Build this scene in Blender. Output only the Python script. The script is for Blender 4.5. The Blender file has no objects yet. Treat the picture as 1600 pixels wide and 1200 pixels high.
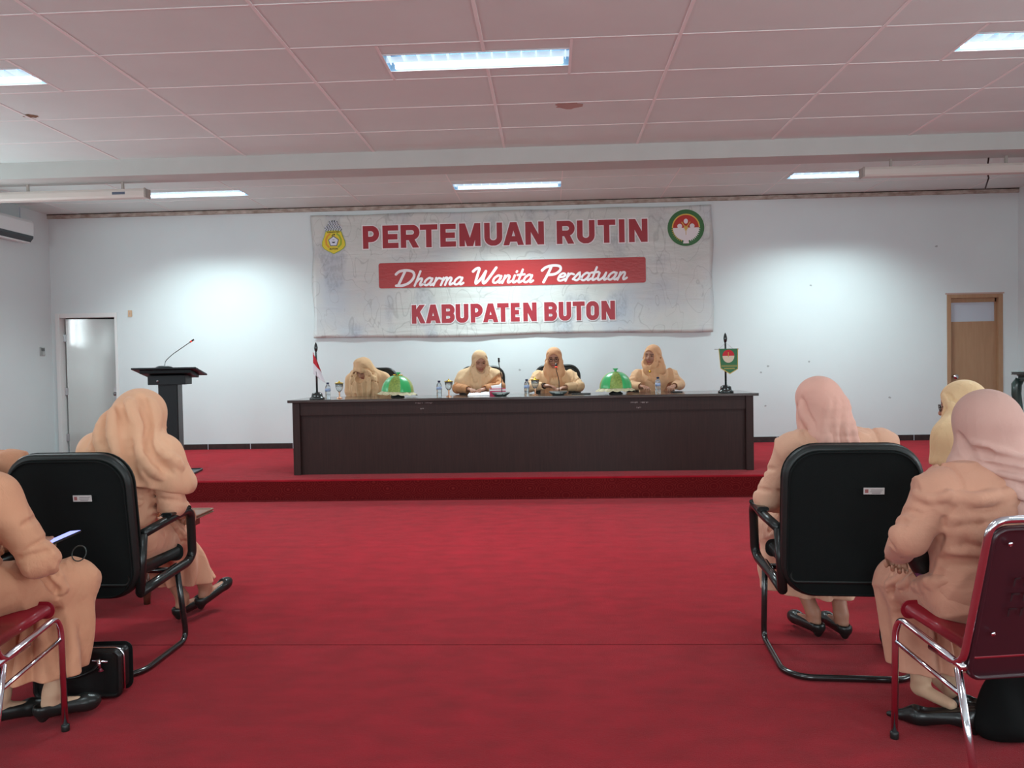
import bpy, math, random
import numpy as np
from mathutils import Vector, Matrix, Euler

# ---------------------------------------------------------------- camera, world, lights, exposure
sc = bpy.context.scene
COL = sc.collection
FPX = 1250.0                      # focal length in pixels of the 1600-wide frame
CAM_Z = 1.327
YAW, PITCH, ROLL = 0.04798, 0.02524, -0.01796
cam_d = bpy.data.cameras.new('camera'); cam = bpy.data.objects.new('camera', cam_d); COL.objects.link(cam)
cam_d.sensor_fit = 'HORIZONTAL'; cam_d.sensor_width = 36.0; cam_d.lens = 36.0 * FPX / 1600.0
cam_d.clip_start = 0.05; cam_d.clip_end = 100
CR = Matrix.Rotation(YAW, 3, 'Z') @ Matrix.Rotation(math.pi/2 - PITCH, 3, 'X') @ Matrix.Rotation(ROLL, 3, 'Z')
cam.matrix_world = Matrix.Translation((0, 0, CAM_Z)) @ CR.to_4x4()
sc.camera = cam

w = bpy.data.worlds.new('world'); sc.world = w; w.use_nodes = True
w.node_tree.nodes['Background'].inputs[0].default_value = (0.55, 0.7, 0.8, 1)
w.node_tree.nodes['Background'].inputs[1].default_value = 0.35

sc.view_settings.view_transform = 'Standard'; sc.view_settings.look = 'None'
sc.view_settings.exposure = 0.52; sc.view_settings.gamma = 1.0
sc.view_settings.use_curve_mapping = False

H_CEIL = 3.52; STAGE = 0.21; XL, XR, YB, YR = -6.96, 6.19, 10.9, -3.2
LAMP_W, LAMP_D = 1.338, 0.34
# lamp centre x, y, watts; the row behind the view is added fill
LAMPS = [(-0.487, 5.81, 44, 'front'), (-4.44, 5.81, 44, 'front'), (3.60, 5.81, 44, 'front'), (-0.487, 1.80, 9, 'behind'), (-4.44, 1.80, 9, 'behind'), (3.60, 1.80, 9, 'behind'),
         (-0.49, 9.88, 44, 'rear'), (-4.44, 9.86, 35, 'rear'), (3.58, 9.80, 37, 'rear')]
LAMP_COL = (0.80, 0.98, 1.0)
LAMP_SPREAD = 118
def lamp_light(x, y, watts):
    d = bpy.data.lights.new('lamp_light', 'AREA'); d.shape = 'RECTANGLE'; d.size = 1.28; d.size_y = 0.28
    d.energy = watts; d.color = LAMP_COL; d.spread = math.radians(LAMP_SPREAD)
    o = bpy.data.objects.new('lamp_light', d); COL.objects.link(o); o.location = (x, y, H_CEIL + 0.001)
    return o
lamp_lights = [lamp_light(x, y, e) for x, y, e, _ in LAMPS]
# daylight through added, unseen openings in the left, right and rear walls
ADDED_LEFT_WINDOWS = [(5.2, 8.9, 1.75, 2.55), (-1.2, 1.2, 1.75, 2.55)]  # left wall, added out of view; also gives the door leaf its reflection
ADDED_RIGHT_WINDOWS = [(0.5, 3.5, 1.2, 2.6)]  # added out of view for light from the side
ADDED_REAR_WINDOWS = [(-5.2, -3.2, 1.0, 2.6), (-1.0, 1.0, 1.0, 2.6), (3.0, 5.0, 1.0, 2.6)]  # added behind the camera for neutral ambient light
for (x0, x1, z0, z1) in ADDED_REAR_WINDOWS:
    d = bpy.data.lights.new('fill_daylight', 'AREA'); d.shape = 'RECTANGLE'; d.size = x1 - x0; d.size_y = z1 - z0
    d.energy = 85; d.color = (0.84, 0.96, 1.0)
    o = bpy.data.objects.new('fill_daylight', d); COL.objects.link(o)
    o.location = ((x0+x1)/2, YR - 0.19, (z0+z1)/2); o.rotation_euler = (math.pi/2, 0, 0)
for (y0, y1, z0, z1) in ADDED_LEFT_WINDOWS:
    d = bpy.data.lights.new('fill_daylight', 'AREA'); d.shape = 'RECTANGLE'; d.size = z1 - z0; d.size_y = y1 - y0
    d.energy = 16*(y1-y0); d.color = (0.86, 0.96, 1.0)
    o = bpy.data.objects.new('fill_daylight', d); COL.objects.link(o)
    o.location = (XL - 0.19, (y0+y1)/2, (z0+z1)/2); o.rotation_euler = (0, -math.pi/2, 0)
for (y0, y1, z0, z1) in ADDED_RIGHT_WINDOWS:
    d = bpy.data.lights.new('fill_daylight', 'AREA'); d.shape = 'RECTANGLE'; d.size = z1 - z0; d.size_y = y1 - y0
    d.energy = 90; d.color = (0.86, 0.96, 1.0)
    o = bpy.data.objects.new('fill_daylight', d); COL.objects.link(o)
    o.location = (XR + 0.19, (y0+y1)/2, (z0+z1)/2); o.rotation_euler = (0, math.pi/2, 0)

def ray(px, py):
    return CR @ Vector(((px-800)/FPX, (600-py)/FPX, -1.0))
def at(px, py, Y):
    "point of the plane y = Y behind a spot of the photograph"
    d = ray(px, py); return Vector((0, 0, CAM_Z)) + d*(Y/d.y)

# ---------------------------------------------------------------- materials
def lin(c):
    c = c/255.0
    return c/12.92 if c <= 0.04045 else ((c+0.055)/1.055)**2.4
def L(rgb): return tuple(lin(c) for c in rgb) + (1.0,)
MATS = {}
def mat(name, rgb, rough=0.6, metal=0.0, spec=0.5, coat=0.0, var=None, bump=None, sheen=0.0, trans=0.0, ior=1.45, emit=None, alpha=1.0, coatr=0.1):
    """var = (rgb2, scale, stretch xyz, contrast), bump = (scale, strength, distance, stretch)"""
    if name in MATS: return MATS[name]
    m = bpy.data.materials.new(name); m.use_nodes = True; nt = m.node_tree; n = nt.nodes; k = nt.links
    b = n['Principled BSDF']
    b.inputs['Base Color'].default_value = L(rgb); b.inputs['Roughness'].default_value = rough
    b.inputs['Metallic'].default_value = metal; b.inputs['Specular IOR Level'].default_value = spec
    b.inputs['Coat Weight'].default_value = coat; b.inputs['Coat Roughness'].default_value = coatr
    b.inputs['Sheen Weight'].default_value = sheen; b.inputs['Transmission Weight'].default_value = trans
    b.inputs['IOR'].default_value = ior; b.inputs['Alpha'].default_value = alpha
    if emit:
        b.inputs['Emission Color'].default_value = L(emit[0]); b.inputs['Emission Strength'].default_value = emit[1]
    tc = None
    def coords(stretch):
        nonlocal tc
        if tc is None: tc = n.new('ShaderNodeTexCoord')
        mp = n.new('ShaderNodeMapping'); mp.inputs['Scale'].default_value = stretch
        k.new(tc.outputs['Object'], mp.inputs['Vector']); return mp
    if var:
        rgb2, scale, st, con = var
        nz = n.new('ShaderNodeTexNoise'); nz.inputs['Scale'].default_value = scale; nz.inputs['Detail'].default_value = 6
        k.new(coords(st).outputs[0], nz.inputs['Vector'])
        cr = n.new('ShaderNodeValToRGB'); cr.color_ramp.elements[0].position = 0.5-con; cr.color_ramp.elements[1].position = 0.5+con
        cr.color_ramp.elements[0].color = L(rgb); cr.color_ramp.elements[1].color = L(rgb2)
        k.new(nz.outputs['Fac'], cr.inputs[0]); k.new(cr.outputs[0], b.inputs['Base Color'])
    if bump:
        scale, strength, dist, st = bump
        nz = n.new('ShaderNodeTexNoise'); nz.inputs['Scale'].default_value = scale; nz.inputs['Detail'].default_value = 5
        nz.inputs['Distortion'].default_value = 0.6
        k.new(coords(st).outputs[0], nz.inputs['Vector'])
        bp = n.new('ShaderNodeBump'); bp.inputs['Strength'].default_value = strength; bp.inputs['Distance'].default_value = dist
        k.new(nz.outputs['Fac'], bp.inputs['Height']); k.new(bp.outputs[0], b.inputs['Normal'])
    MATS[name] = m
    return m
one = (1, 1, 1)
M_wall = mat('painted wall', (218, 228, 228), 0.42, spec=0.35, var=((211, 221, 222), 1.2, one, 0.3), bump=(14, 0.06, 0.01, one))
M_ceil = mat('ceiling board', (224, 240, 237), 0.85, spec=0.2, var=((217, 233, 230), 2.0, one, 0.3))
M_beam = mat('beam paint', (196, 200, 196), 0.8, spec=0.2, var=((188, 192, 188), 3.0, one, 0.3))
M_grid = mat('ceiling bar', (240, 244, 242), 0.5)
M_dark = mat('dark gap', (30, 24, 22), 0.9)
M_stain = mat('stained cornice', (196, 188, 178), 0.9, var=((140, 122, 110), 9.0, (1, 1, 2), 0.22))
M_carpet = mat('red carpet', (160, 15, 34), 0.95, spec=0.03, var=((128, 9, 22), 5.5, (1, 1.8, 1), 0.28), bump=(260, 0.9, 0.006, one), sheen=0.11)
M_tile = mat('black skirting tile', (42, 36, 36), 0.25, spec=0.5, var=((58, 50, 48), 20, one, 0.3))
M_white = mat('white gloss paint', (226, 228, 226), 0.3)
M_leaf = mat('glossy white door leaf', (196, 204, 200), 0.35, spec=0.5, coat=1.0, coatr=0.08, bump=(1.6, 0.06, 0.02, one))
M_leaf.node_tree.nodes['Principled BSDF'].inputs['Coat IOR'].default_value = 2.3
M_wood = mat('light brown door', (172, 138, 106), 0.5, var=((160, 124, 94), 5, (6, 6, 0.6), 0.3))
M_frost = mat('frosted pane', (186, 194, 204), 0.35)
M_chrome = mat('chrome', (225, 225, 232), 0.12, metal=1.0)
M_steel = mat('brushed steel', (170, 170, 172), 0.35, metal=1.0)
M_black = mat('black vinyl', (22, 27, 26), 0.42, spec=0.5, bump=(160, 0.12, 0.003, one))
M_blackp = mat('black plastic', (28, 31, 30), 0.3)
M_blackm = mat('black metal tube', (26, 27, 27), 0.22, coat=0.5)
M_backfab = mat('black mesh fabric', (17, 21, 21), 0.85, spec=0.2, bump=(500, 0.4, 0.002, one))
M_table = mat('dark wenge board', (54, 35, 32), 0.45, spec=0.3, var=((40, 26, 25), 9, (9, 9, 0.5), 0.25))
M_tabtop = mat('polished dark tabletop', (58, 44, 40), 0.22, coat=0.6, var=((48, 35, 32), 8, (0.6, 8, 8), 0.25))
M_lect = mat('charcoal lectern board', (24, 31, 34), 0.45, spec=0.3, var=((20, 26, 28), 6, (6, 6, 0.6), 0.3))
M_lect2 = mat('charcoal lectern metal', (40, 47, 50), 0.35)
M_paper = mat('white paper', (236, 236, 240), 0.7)
M_gold = mat('gold trim', (226, 186, 60), 0.25, metal=0.85)
M_glass = mat('clear glass', (245, 250, 250), 0.03, trans=0.92, ior=1.3)
M_skin = mat('skin', (176, 128, 104), 0.5, var=((166, 116, 94), 14, one, 0.3))
M_eye = mat('dark eye', (40, 26, 22), 0.3)
M_lip = mat('lips', (156, 92, 84), 0.45)
M_stock = mat('beige stocking', (196, 160, 132), 0.7)
M_red = mat('red printed ink', (158, 26, 42), 0.38, coat=0.3, coatr=0.3)
M_red2 = mat('brick red printed band', (178, 44, 46), 0.35, coat=0.4, coatr=0.25, bump=(9, 0.25, 0.02, (1, 1, 3)))
M_pwhite = mat('white printed ink', (238, 232, 234), 0.45)

def tag(o, label=None, cat=None, group=None, kind=None):
    if label: o['label'] = label
    if cat: o['category'] = cat
    if group: o['group'] = group
    if kind: o['kind'] = kind
    return o
def thing(name, label, cat, loc=(0, 0, 0), rz=0.0, group=None):
    o = bpy.data.objects.new(name, None); COL.objects.link(o); o.empty_display_size = 0.1
    o.location = loc; o.rotation_euler = (0, 0, rz)
    return tag(o, label, cat, group)
def copy_tree(o, parent=None):
    c = o.copy(); COL.objects.link(c); c.parent = parent
    for ch in list(o.children): copy_tree(ch, c)
    return c

# ---------------------------------------------------------------- mesh builder
class MB:
    "collects shapes that become ONE mesh object"
    def __init__(s): s.v = []; s.f = []; s.mi = []; s.sm = []; s.mats = []
    def m(s, mt):
        if mt not in s.mats: s.mats.append(mt)
        return s.mats.index(mt)
    def add(s, vs, fs, mt, smooth=False, M=None):
        o = len(s.v); i = s.m(mt)
        for p in vs:
            p = Vector(p)
            s.v.append(tuple(M @ p) if M is not None else tuple(p))
        for f in fs: s.f.append(tuple(o+a for a in f)); s.mi.append(i); s.sm.append(smooth)
        return s
    def box(s, x0, x1, y0, y1, z0, z1, mt, M=None):
        vs = [(x, y, z) for z in (z0, z1) for y in (y0, y1) for x in (x0, x1)]
        fs = [(0, 2, 3, 1), (4, 5, 7, 6), (0, 1, 5, 4), (2, 6, 7, 3), (0, 4, 6, 2), (1, 3, 7, 5)]
        return s.add(vs, fs, mt, False, M)
    def prism(s, poly, y0, y1, mt, M=None, smooth=False):
        "poly in (x, z), extruded along y"
        n = len(poly)
        vs = [(x, y0, z) for x, z in poly] + [(x, y1, z) for x, z in poly]
        fs = [tuple(range(n)), tuple(range(2*n-1, n-1, -1))]
        s.add(vs, fs, mt, False, M)
        o = len(s.v) - 2*n; i = s.m(mt)
        for a in range(n):
            b = (a+1) % n; s.f.append((o+a, o+n+a, o+n+b, o+b)); s.mi.append(i); s.sm.append(smooth)
        return s
    def rbox(s, cx, cy, cz, wx, wy, wz, r, mt, M=None, n=5, axis='y'):
        "slab with rounded outline in x-z, extruded along y, edges eased"
        def outline(wx, wz, r):
            P = []
            for (sx, sz, a0) in ((1, 1, 0), (-1, 1, 90), (-1, -1, 180), (1, -1, 270)):
                for i in range(n+1):
                    a = math.radians(a0 + 90*i/n)
                    P.append((sx*(wx/2-r) + r*math.cos(a), sz*(wz/2-r) + r*math.sin(a)))
            return P
        e = min(wy*0.45, 0.45*r, 0.03)
        rings = []
        for t in (0, 1, 2, 3):
            a = math.pi/2*t/3; rings.append((-wy/2 + e*(1-math.sin(a)), e*(1-math.cos(a))))
        rings = [(y, ins) for y, ins in rings]
        rings += [(-y, ins) for y, ins in reversed(rings)]
        vs = []
        for y, ins in rings:
            for x, z in outline(wx-2*ins, wz-2*ins, max(r-ins, 0.001)):
                q = (x, y, z)
                if axis == 'z': q = (x, z, -y)
                if axis == 'x': q = (y, x, z)
                vs.append((cx+q[0], cy+q[1], cz+q[2]))
        k = 4*(n+1); fs = []
        for a in range(len(rings)-1):
            for b in range(k):
                c = (b+1) % k; fs.append((a*k+b, (a+1)*k+b, (a+1)*k+c, a*k+c))
        s.add(vs, fs, mt, True, M)
        o = len(s.v) - len(vs); i = s.m(mt)
        s.f.append(tuple(o+b for b in range(k))); s.mi.append(i); s.sm.append(False)
        s.f.append(tuple(o+(len(rings)-1)*k+b for b in reversed(range(k)))); s.mi.append(i); s.sm.append(False)
        return s
    def tube(s, pts, r, mt, n=10, M=None, bend=None, cap=True):
        pts = [Vector(p) for p in pts]
        if bend:                                     # round the corners
            out = [pts[0]]
            for i in range(1, len(pts)-1):
                a, b, c = pts[i-1], pts[i], pts[i+1]
                r1 = min(bend, (a-b).length*0.48, (c-b).length*0.48)
                p0 = b + (a-b).normalized()*r1; p1 = b + (c-b).normalized()*r1
                for t in range(6):
                    u = t/5; out.append((1-u)**2*p0 + 2*u*(1-u)*b + u*u*p1)
            out.append(pts[-1]); pts = out
        rs = r if isinstance(r, (list, tuple)) else [r]*len(pts)
        vs = []; nrm = None
        for i, p in enumerate(pts):
            d = (pts[min(i+1, len(pts)-1)] - pts[max(i-1, 0)]).normalized()
            if nrm is None:
                nrm = d.orthogonal().normalized()
            nrm = (nrm - d*nrm.dot(d)).normalized(); bn = d.cross(nrm)
            for j in range(n):
                a = 2*math.pi*j/n; vs.append(p + (nrm*math.cos(a) + bn*math.sin(a))*rs[i])
        fs = [(i*n+j, i*n+(j+1) % n, (i+1)*n+(j+1) % n, (i+1)*n+j) for i in range(len(pts)-1) for j in range(n)]
        if cap: fs += [tuple(reversed(range(n))), tuple((len(pts)-1)*n+j for j in range(n))]
        return s.add(vs, fs, mt, True, M)
    def lathe(s, prof, mt, n=24, c=(0, 0, 0), M=None):
        vs = [(c[0]+r*math.cos(2*math.pi*j/n), c[1]+r*math.sin(2*math.pi*j/n), c[2]+z) for r, z in prof for j in range(n)]
        fs = [(i*n+j, i*n+(j+1) % n, (i+1)*n+(j+1) % n, (i+1)*n+j) for i in range(len(prof)-1) for j in range(n)]
        fs += [tuple(reversed(range(n))), tuple((len(prof)-1)*n+j for j in range(n))]
        return s.add(vs, fs, mt, True, M)
    def build(s, name, parent=None, bevel=0.0):
        me = bpy.data.meshes.new(name); me.from_pydata(s.v, [], s.f)
        for mt in s.mats: me.materials.append(mt)
        me.polygons.foreach_set('material_index', s.mi); me.polygons.foreach_set('use_smooth', s.sm)
        me.update()
        o = bpy.data.objects.new(name, me); COL.objects.link(o); o.parent = parent
        if bevel:
            b = o.modifiers.new('bevel', 'BEVEL'); b.width = bevel; b.segments = 2; b.limit_method = 'ANGLE'
        return o

# ---------------------------------------------------------------- room
def cut_rects(breaksx, breaksy, hole):
    out = []
    for i in range(len(breaksx)-1):
        for j in range(len(breaksy)-1):
            x0, x1, y0, y1 = breaksx[i], breaksx[i+1], breaksy[j], breaksy[j+1]
            if not hole((x0+x1)/2, (y0+y1)/2): out.append((x0, x1, y0, y1))
    return out
def struct(o): o['kind'] = 'structure'; return o
STEP_X = -5.72; STEP_Y = 10.10; SF = 7.84       # the stage stops short of the left door
mb = MB(); mb.box(XL-.2, XR+.2, YR-.2, YB+.25, -0.1, 0.0, M_carpet); struct(mb.build('floor'))
# stage
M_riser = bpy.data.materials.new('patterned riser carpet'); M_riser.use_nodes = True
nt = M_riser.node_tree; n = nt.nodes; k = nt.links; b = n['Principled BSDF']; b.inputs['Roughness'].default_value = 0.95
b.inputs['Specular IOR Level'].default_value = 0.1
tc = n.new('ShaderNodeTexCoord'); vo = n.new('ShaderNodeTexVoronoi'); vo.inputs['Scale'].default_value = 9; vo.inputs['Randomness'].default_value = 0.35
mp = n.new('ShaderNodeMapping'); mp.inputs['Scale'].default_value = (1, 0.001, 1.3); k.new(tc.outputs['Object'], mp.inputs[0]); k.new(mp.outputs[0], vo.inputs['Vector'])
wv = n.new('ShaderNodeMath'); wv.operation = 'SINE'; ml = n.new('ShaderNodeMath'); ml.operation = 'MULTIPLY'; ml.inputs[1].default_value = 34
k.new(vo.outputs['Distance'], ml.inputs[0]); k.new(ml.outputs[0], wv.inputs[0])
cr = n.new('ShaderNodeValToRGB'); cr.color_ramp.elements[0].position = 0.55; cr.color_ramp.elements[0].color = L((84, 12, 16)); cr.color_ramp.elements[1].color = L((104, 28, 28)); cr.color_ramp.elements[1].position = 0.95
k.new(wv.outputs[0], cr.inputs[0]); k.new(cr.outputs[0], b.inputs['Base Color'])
mb = MB()
mb.box(XL, STEP_X, SF+.012, STEP_Y, 0, STAGE, M_carpet); mb.box(STEP_X, XR, SF+.012, YB, 0, STAGE, M_carpet)
mb.tube([(XL, SF+.012, STAGE-.014), (XR, SF+.012, STAGE-.014)], 0.014, M_carpet)
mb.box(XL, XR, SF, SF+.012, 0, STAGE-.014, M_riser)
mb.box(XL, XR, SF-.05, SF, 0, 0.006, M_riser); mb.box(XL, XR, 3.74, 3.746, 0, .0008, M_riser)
o = mb.build('floor_stage'); struct(o)
# walls
def wall_y(name, y0, y1, x0, x1, z1, holes, mt=M_wall):
    bx = sorted({x0, x1, *[h[0] for h in holes], *[h[1] for h in holes]}); bz = sorted({0, z1, *[h[2] for h in holes], *[h[3] for h in holes]})
    mb = MB()
    for (a, b_, c, d) in cut_rects(bx, bz, lambda x, z: any(h[0] < x < h[1] and h[2] < z < h[3] for h in holes)):
        mb.box(a, b_, y0, y1, c, d, mt)
    return struct(mb.build(name))
LD = (-6.90, -6.02, 0.0, 2.14); RD = (5.27, 5.99, STAGE, 2.14)
wall_y('wall_back', YB, YB+.18, XL-.2, XR+.2, H_CEIL, [LD, RD])
wall_y('wall_rear', YR-.2, YR, XL-.2, XR+.2, H_CEIL, ADDED_REAR_WINDOWS)
mb = MB()
by = sorted({YR, YB, *[a for wd in ADDED_LEFT_WINDOWS for a in wd[:2]]}); bz = [0, 1.75, 2.55, H_CEIL]
for (a, b_, c, d) in cut_rects(by, bz, lambda y, z: any(q[0] < y < q[1] and q[2] < z < q[3] for q in ADDED_LEFT_WINDOWS)):
    mb.box(XL-.2, XL, a, b_, c, d, M_wall)
struct(mb.build('wall_left'))
mb = MB()
by = sorted({YR, YB, *[a for wd in ADDED_RIGHT_WINDOWS for a in wd[:2]]}); bz = [0, 1.2, 2.6, H_CEIL]
for (a, b_, c, d) in cut_rects(by, bz, lambda y, z: any(q[0] < y < q[1] and q[2] < z < q[3] for q in ADDED_RIGHT_WINDOWS)):
    mb.box(XR, XR+.2, a, b_, c, d, M_wall)
struct(mb.build('wall_right'))
for i, (y0, y1, z0, z1) in enumerate(ADDED_RIGHT_WINDOWS):  # frames of the added openings, all out of view
    mb = MB()
    for (a, b_) in ((y0, y0+.05), (y1-.05, y1), ((y0+y1)/2-.02, (y0+y1)/2+.02)): mb.box(XR+.06, XR+.12, a, b_, z0, z1, M_white)
    for (a, b_) in ((z0, z0+.05), (z1-.05, z1)): mb.box(XR+.06, XR+.12, y0, y1, a, b_, M_white)
    struct(mb.build('window_added_6'))
for i, (y0, y1, z0, z1) in enumerate(ADDED_LEFT_WINDOWS):
    mb = MB()
    for (a, b_) in ((y0, y0+.05), (y1-.05, y1), ((y0+y1)/2-.02, (y0+y1)/2+.02)): mb.box(XL-.12, XL-.06, a, b_, z0, z1, M_white)
    for (a, b_) in ((z0, z0+.05), (z1-.05, z1)): mb.box(XL-.12, XL-.06, y0, y1, a, b_, M_white)
    struct(mb.build('window_added_%d' % (i+1)))
for i, (x0, x1, z0, z1) in enumerate(ADDED_REAR_WINDOWS):
    mb = MB()
    for (a, b_) in ((x0, x0+.05), (x1-.05, x1), ((x0+x1)/2-.02, (x0+x1)/2+.02)): mb.box(a, b_, YR-.12, YR-.06, z0, z1, M_white)
    for (a, b_) in ((z0, z0+.05), (z1-.05, z1)): mb.box(x0, x1, YR-.12, YR-.06, a, b_, M_white)
    struct(mb.build('window_added_%d' % (i+3)))
# skirting
mb = MB()
def skirt_x(x0, x1, y, z):
    mb.box(x0, x1, y-.012, y, z, z+.075, M_tile)
    x = x0+.35
    while x < x1: mb.box(x-.004, x+.004, y-.0125, y-.0120, z, z+.075, M_frost); x += .60
skirt_x(STEP_X, RD[0]-.02, YB, STAGE); skirt_x(RD[1]+.02, XR, YB, STAGE); struct(mb.build('baseboard_back'))
mb = MB(); mb.box(XL, XL+.012, SF, STEP_Y-.02, STAGE, STAGE+.085, M_tile)
for y in (8.2, 8.8, 9.4, 9.96): mb.box(XL+.012, XL+.0125, y-.004, y+.004, STAGE, STAGE+.085, M_frost)
mb.box(XL, XL+.012, YR, SF, 0, .085, M_tile); struct(mb.build('baseboard_left'))
mb = MB(); mb.box(XR-.012, XR, SF, YB, STAGE, STAGE+.075, M_tile); mb.box(XR-.012, XR, YR, SF, 0, .075, M_tile); struct(mb.build('baseboard_right'))
mb = MB(); mb.box(XL, XR, YR, YR+.012, 0, .075, M_tile); struct(mb.build('baseboard_rear'))
# ceiling with lamp openings
CW, CD = 1.338, 0.668
holes = [(x-LAMP_W/2, x+LAMP_W/2, y-LAMP_D/2, y+LAMP_D/2) for x, y, _, _ in LAMPS]
bx = sorted({XL-.2, XR+.2, *[h[0] for h in holes], *[h[1] for h in holes]}); by = sorted({YR-.2, YB+.2, *[h[2] for h in holes], *[h[3] for h in holes]})
mb = MB()
for (a, b_, c, d) in cut_rects(bx, by, lambda x, y: any(h[0] < x < h[1] and h[2] < y < h[3] for h in holes)):
    mb.box(a, b_, c, d, H_CEIL, H_CEIL+.03, M_ceil)
mb.box(XL-.2, XR+.2, YR-.2, YB+.2, H_CEIL+.2, H_CEIL+.25, M_ceil)
struct(mb.build('ceiling'))
BEAM0, BEAM1, BEAMZ = 8.16, 8.50, 3.35
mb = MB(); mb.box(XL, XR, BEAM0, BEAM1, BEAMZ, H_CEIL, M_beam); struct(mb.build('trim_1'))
def inlamp(x, y): return any(h[0]+.02 < x < h[1]-.02 and h[2]-.03 < y < h[3]+.03 for h in holes)
mb = MB()
def bar_y(x, y0, y1, wd=.024):
    "a grid bar along y, interrupted at lamps"
    ys = [y0] + sorted([v for h in holes if h[0]+.02 < x < h[1]-.02 and h[2] > y0-1e-3 and h[3] < y1+1e-3 for v in (h[2], h[3])]) + [y1]
    for a, b_ in zip(ys[::2], ys[1::2]): mb.box(x-wd/2, x+wd/2, a, b_, H_CEIL-.004, H_CEIL, M_grid)
for i in range(-2, 8): 
    x = -3.103 + (i-1)*CW
    if XL < x < XR: bar_y(x, YR, BEAM0)
yv = 5.477
while yv > YR: yv -= CD
yv += CD
while yv < BEAM0-.1: mb.box(XL, XR, yv-.007, yv+.007, H_CEIL-.003, H_CEIL, M_grid); yv += CD
for x in (-1.156, .182, -5.11, -3.771, 2.931, 4.269):
    mb.box(x-.010, x+.010, 5.477, 6.144, H_CEIL-.003, H_CEIL, M_grid)
for i in range(-5, 6):
    x = -1.16 + i*CW
    if XL < x < XR: bar_y(x, BEAM1, YB, .012)
for yv in (9.56, 10.22): mb.box(XL, XR, yv-.005, yv+.005, H_CEIL-.003, H_CEIL, M_grid)
struct(mb.build('trim_2'))
mb = MB(); mb.box(XL, XR, YB-.03, YB, H_CEIL-.06, H_CEIL, M_stain)
mb.box(XL, XR, YB-.035, YB-.03, H_CEIL-.012, H_CEIL-.004, M_dark); struct(mb.build('trim_3'))
# water stains on the ceiling boards
M_brown = mat('brown water stain', (150, 112, 84), 0.9, var=((96, 70, 50), 25, one, 0.2))
M_faint = mat('faint water stain', (186, 162, 152), 0.9)
def stain(name, px, py, rx, ry, mt, label):
    d = ray(px, py); p = Vector((0, 0, CAM_Z)) + d*((H_CEIL-CAM_Z)/d.z)
    rnd = random.Random(px); mb = MB(); vs = [(p.x, p.y, H_CEIL-.0015)]; nn = 18
    for j in range(nn):
        a = 2*math.pi*j/nn; r = .75+.35*rnd.random(); vs.append((p.x+rx*r*math.cos(a), p.y+ry*r*math.sin(a), H_CEIL-.0015))
    mb.add(vs, [(0, j+1, (j+1) % nn+1) for j in range(nn)], mt); tag(mb.build(name), label, 'stain')
stain('water_stain', 48, 181, .07, .05, M_brown, 'brown water stain on the ceiling board at far left')
stain('water_stain', 889, 165, .12, .10, M_faint, 'faint round water stain on the middle of the ceiling')

# ceiling lamps
where = {0: 'ceiling lamp over the hall, nearest and in the middle', 1: 'nearer ceiling lamp cut by the left edge of the photo', 2: 'nearer ceiling lamp at the top right corner',
         6: 'far ceiling lamp straight above the banner', 7: 'far ceiling lamp at left beside the left screen case', 8: 'far ceiling lamp at right beside the right screen case'}
M_refl = mat('lamp reflector', (158, 188, 206), 0.35, metal=0.3)
M_tube = mat('lit tube', (240, 248, 255), 0.5, emit=((226, 242, 255), 2.4))
M_louv = mat('lamp louver', (215, 225, 230), 0.3, metal=0.4, emit=((215, 236, 250), 0.42))  # blades glow themselves in place of the tube light they catch
for i, (x, y, e, kd) in enumerate(LAMPS):
    t = thing('ceiling_lamp', 'recessed fluorescent ' + (where[i] if i in where else ['ceiling lamp added unseen behind the view, in the middle', 'ceiling lamp added unseen behind the view, at left', 'ceiling lamp added unseen behind the view, at right'][i-3]), 'lamp', (x, y, H_CEIL), 0, 'recessed fluorescent ceiling lamps')
    W2, D2 = LAMP_W/2-.004, LAMP_D/2-.004
    mb = MB()
    mb.box(-W2, W2, -D2, D2, .10, .105, M_refl); mb.box(-W2, W2, -D2, -D2+.004, .0, .10, M_refl); mb.box(-W2, W2, D2-.004, D2, .0, .10, M_refl)
    mb.box(-W2, -W2+.004, -D2, D2, 0, .10, M_refl); mb.box(W2-.004, W2, -D2, D2, 0, .10, M_refl)
    mb.box(-W2, W2, -D2, -D2+.012, -.004, 0, M_grid); mb.box(-W2, W2, D2-.012, D2, -.004, 0, M_grid)
    mb.build('housing', t)
    for yy, zz in ((.075, .040), (.128, .022)):
        m2 = MB(); m2.tube([(-.62, yy, zz), (.62, yy, zz)], .018, M_tube, 10); m2.build('lamp_tube', t)
    mb = MB(); mb.box(-W2, W2, -.004, .004, .004, .045, M_louv)
    for q in range(13):
        xx = -W2 + .03 + q*(2*W2-.06)/12
        mb.add([(xx-.006, -D2, .05), (xx+.006, -D2, .05), (xx+.006, .05, .05), (xx-.006, .05, .05), (xx, -D2, .002), (xx, .05, .002)],
               [(0, 1, 2, 3), (0, 4, 1), (2, 5, 3), (0, 3, 5, 4), (1, 4, 5, 2)], M_louv)
    mb.build('louver', t)
    ll = lamp_lights[i]; ll.parent = t; ll.location = (0, 0, .001)

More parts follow.
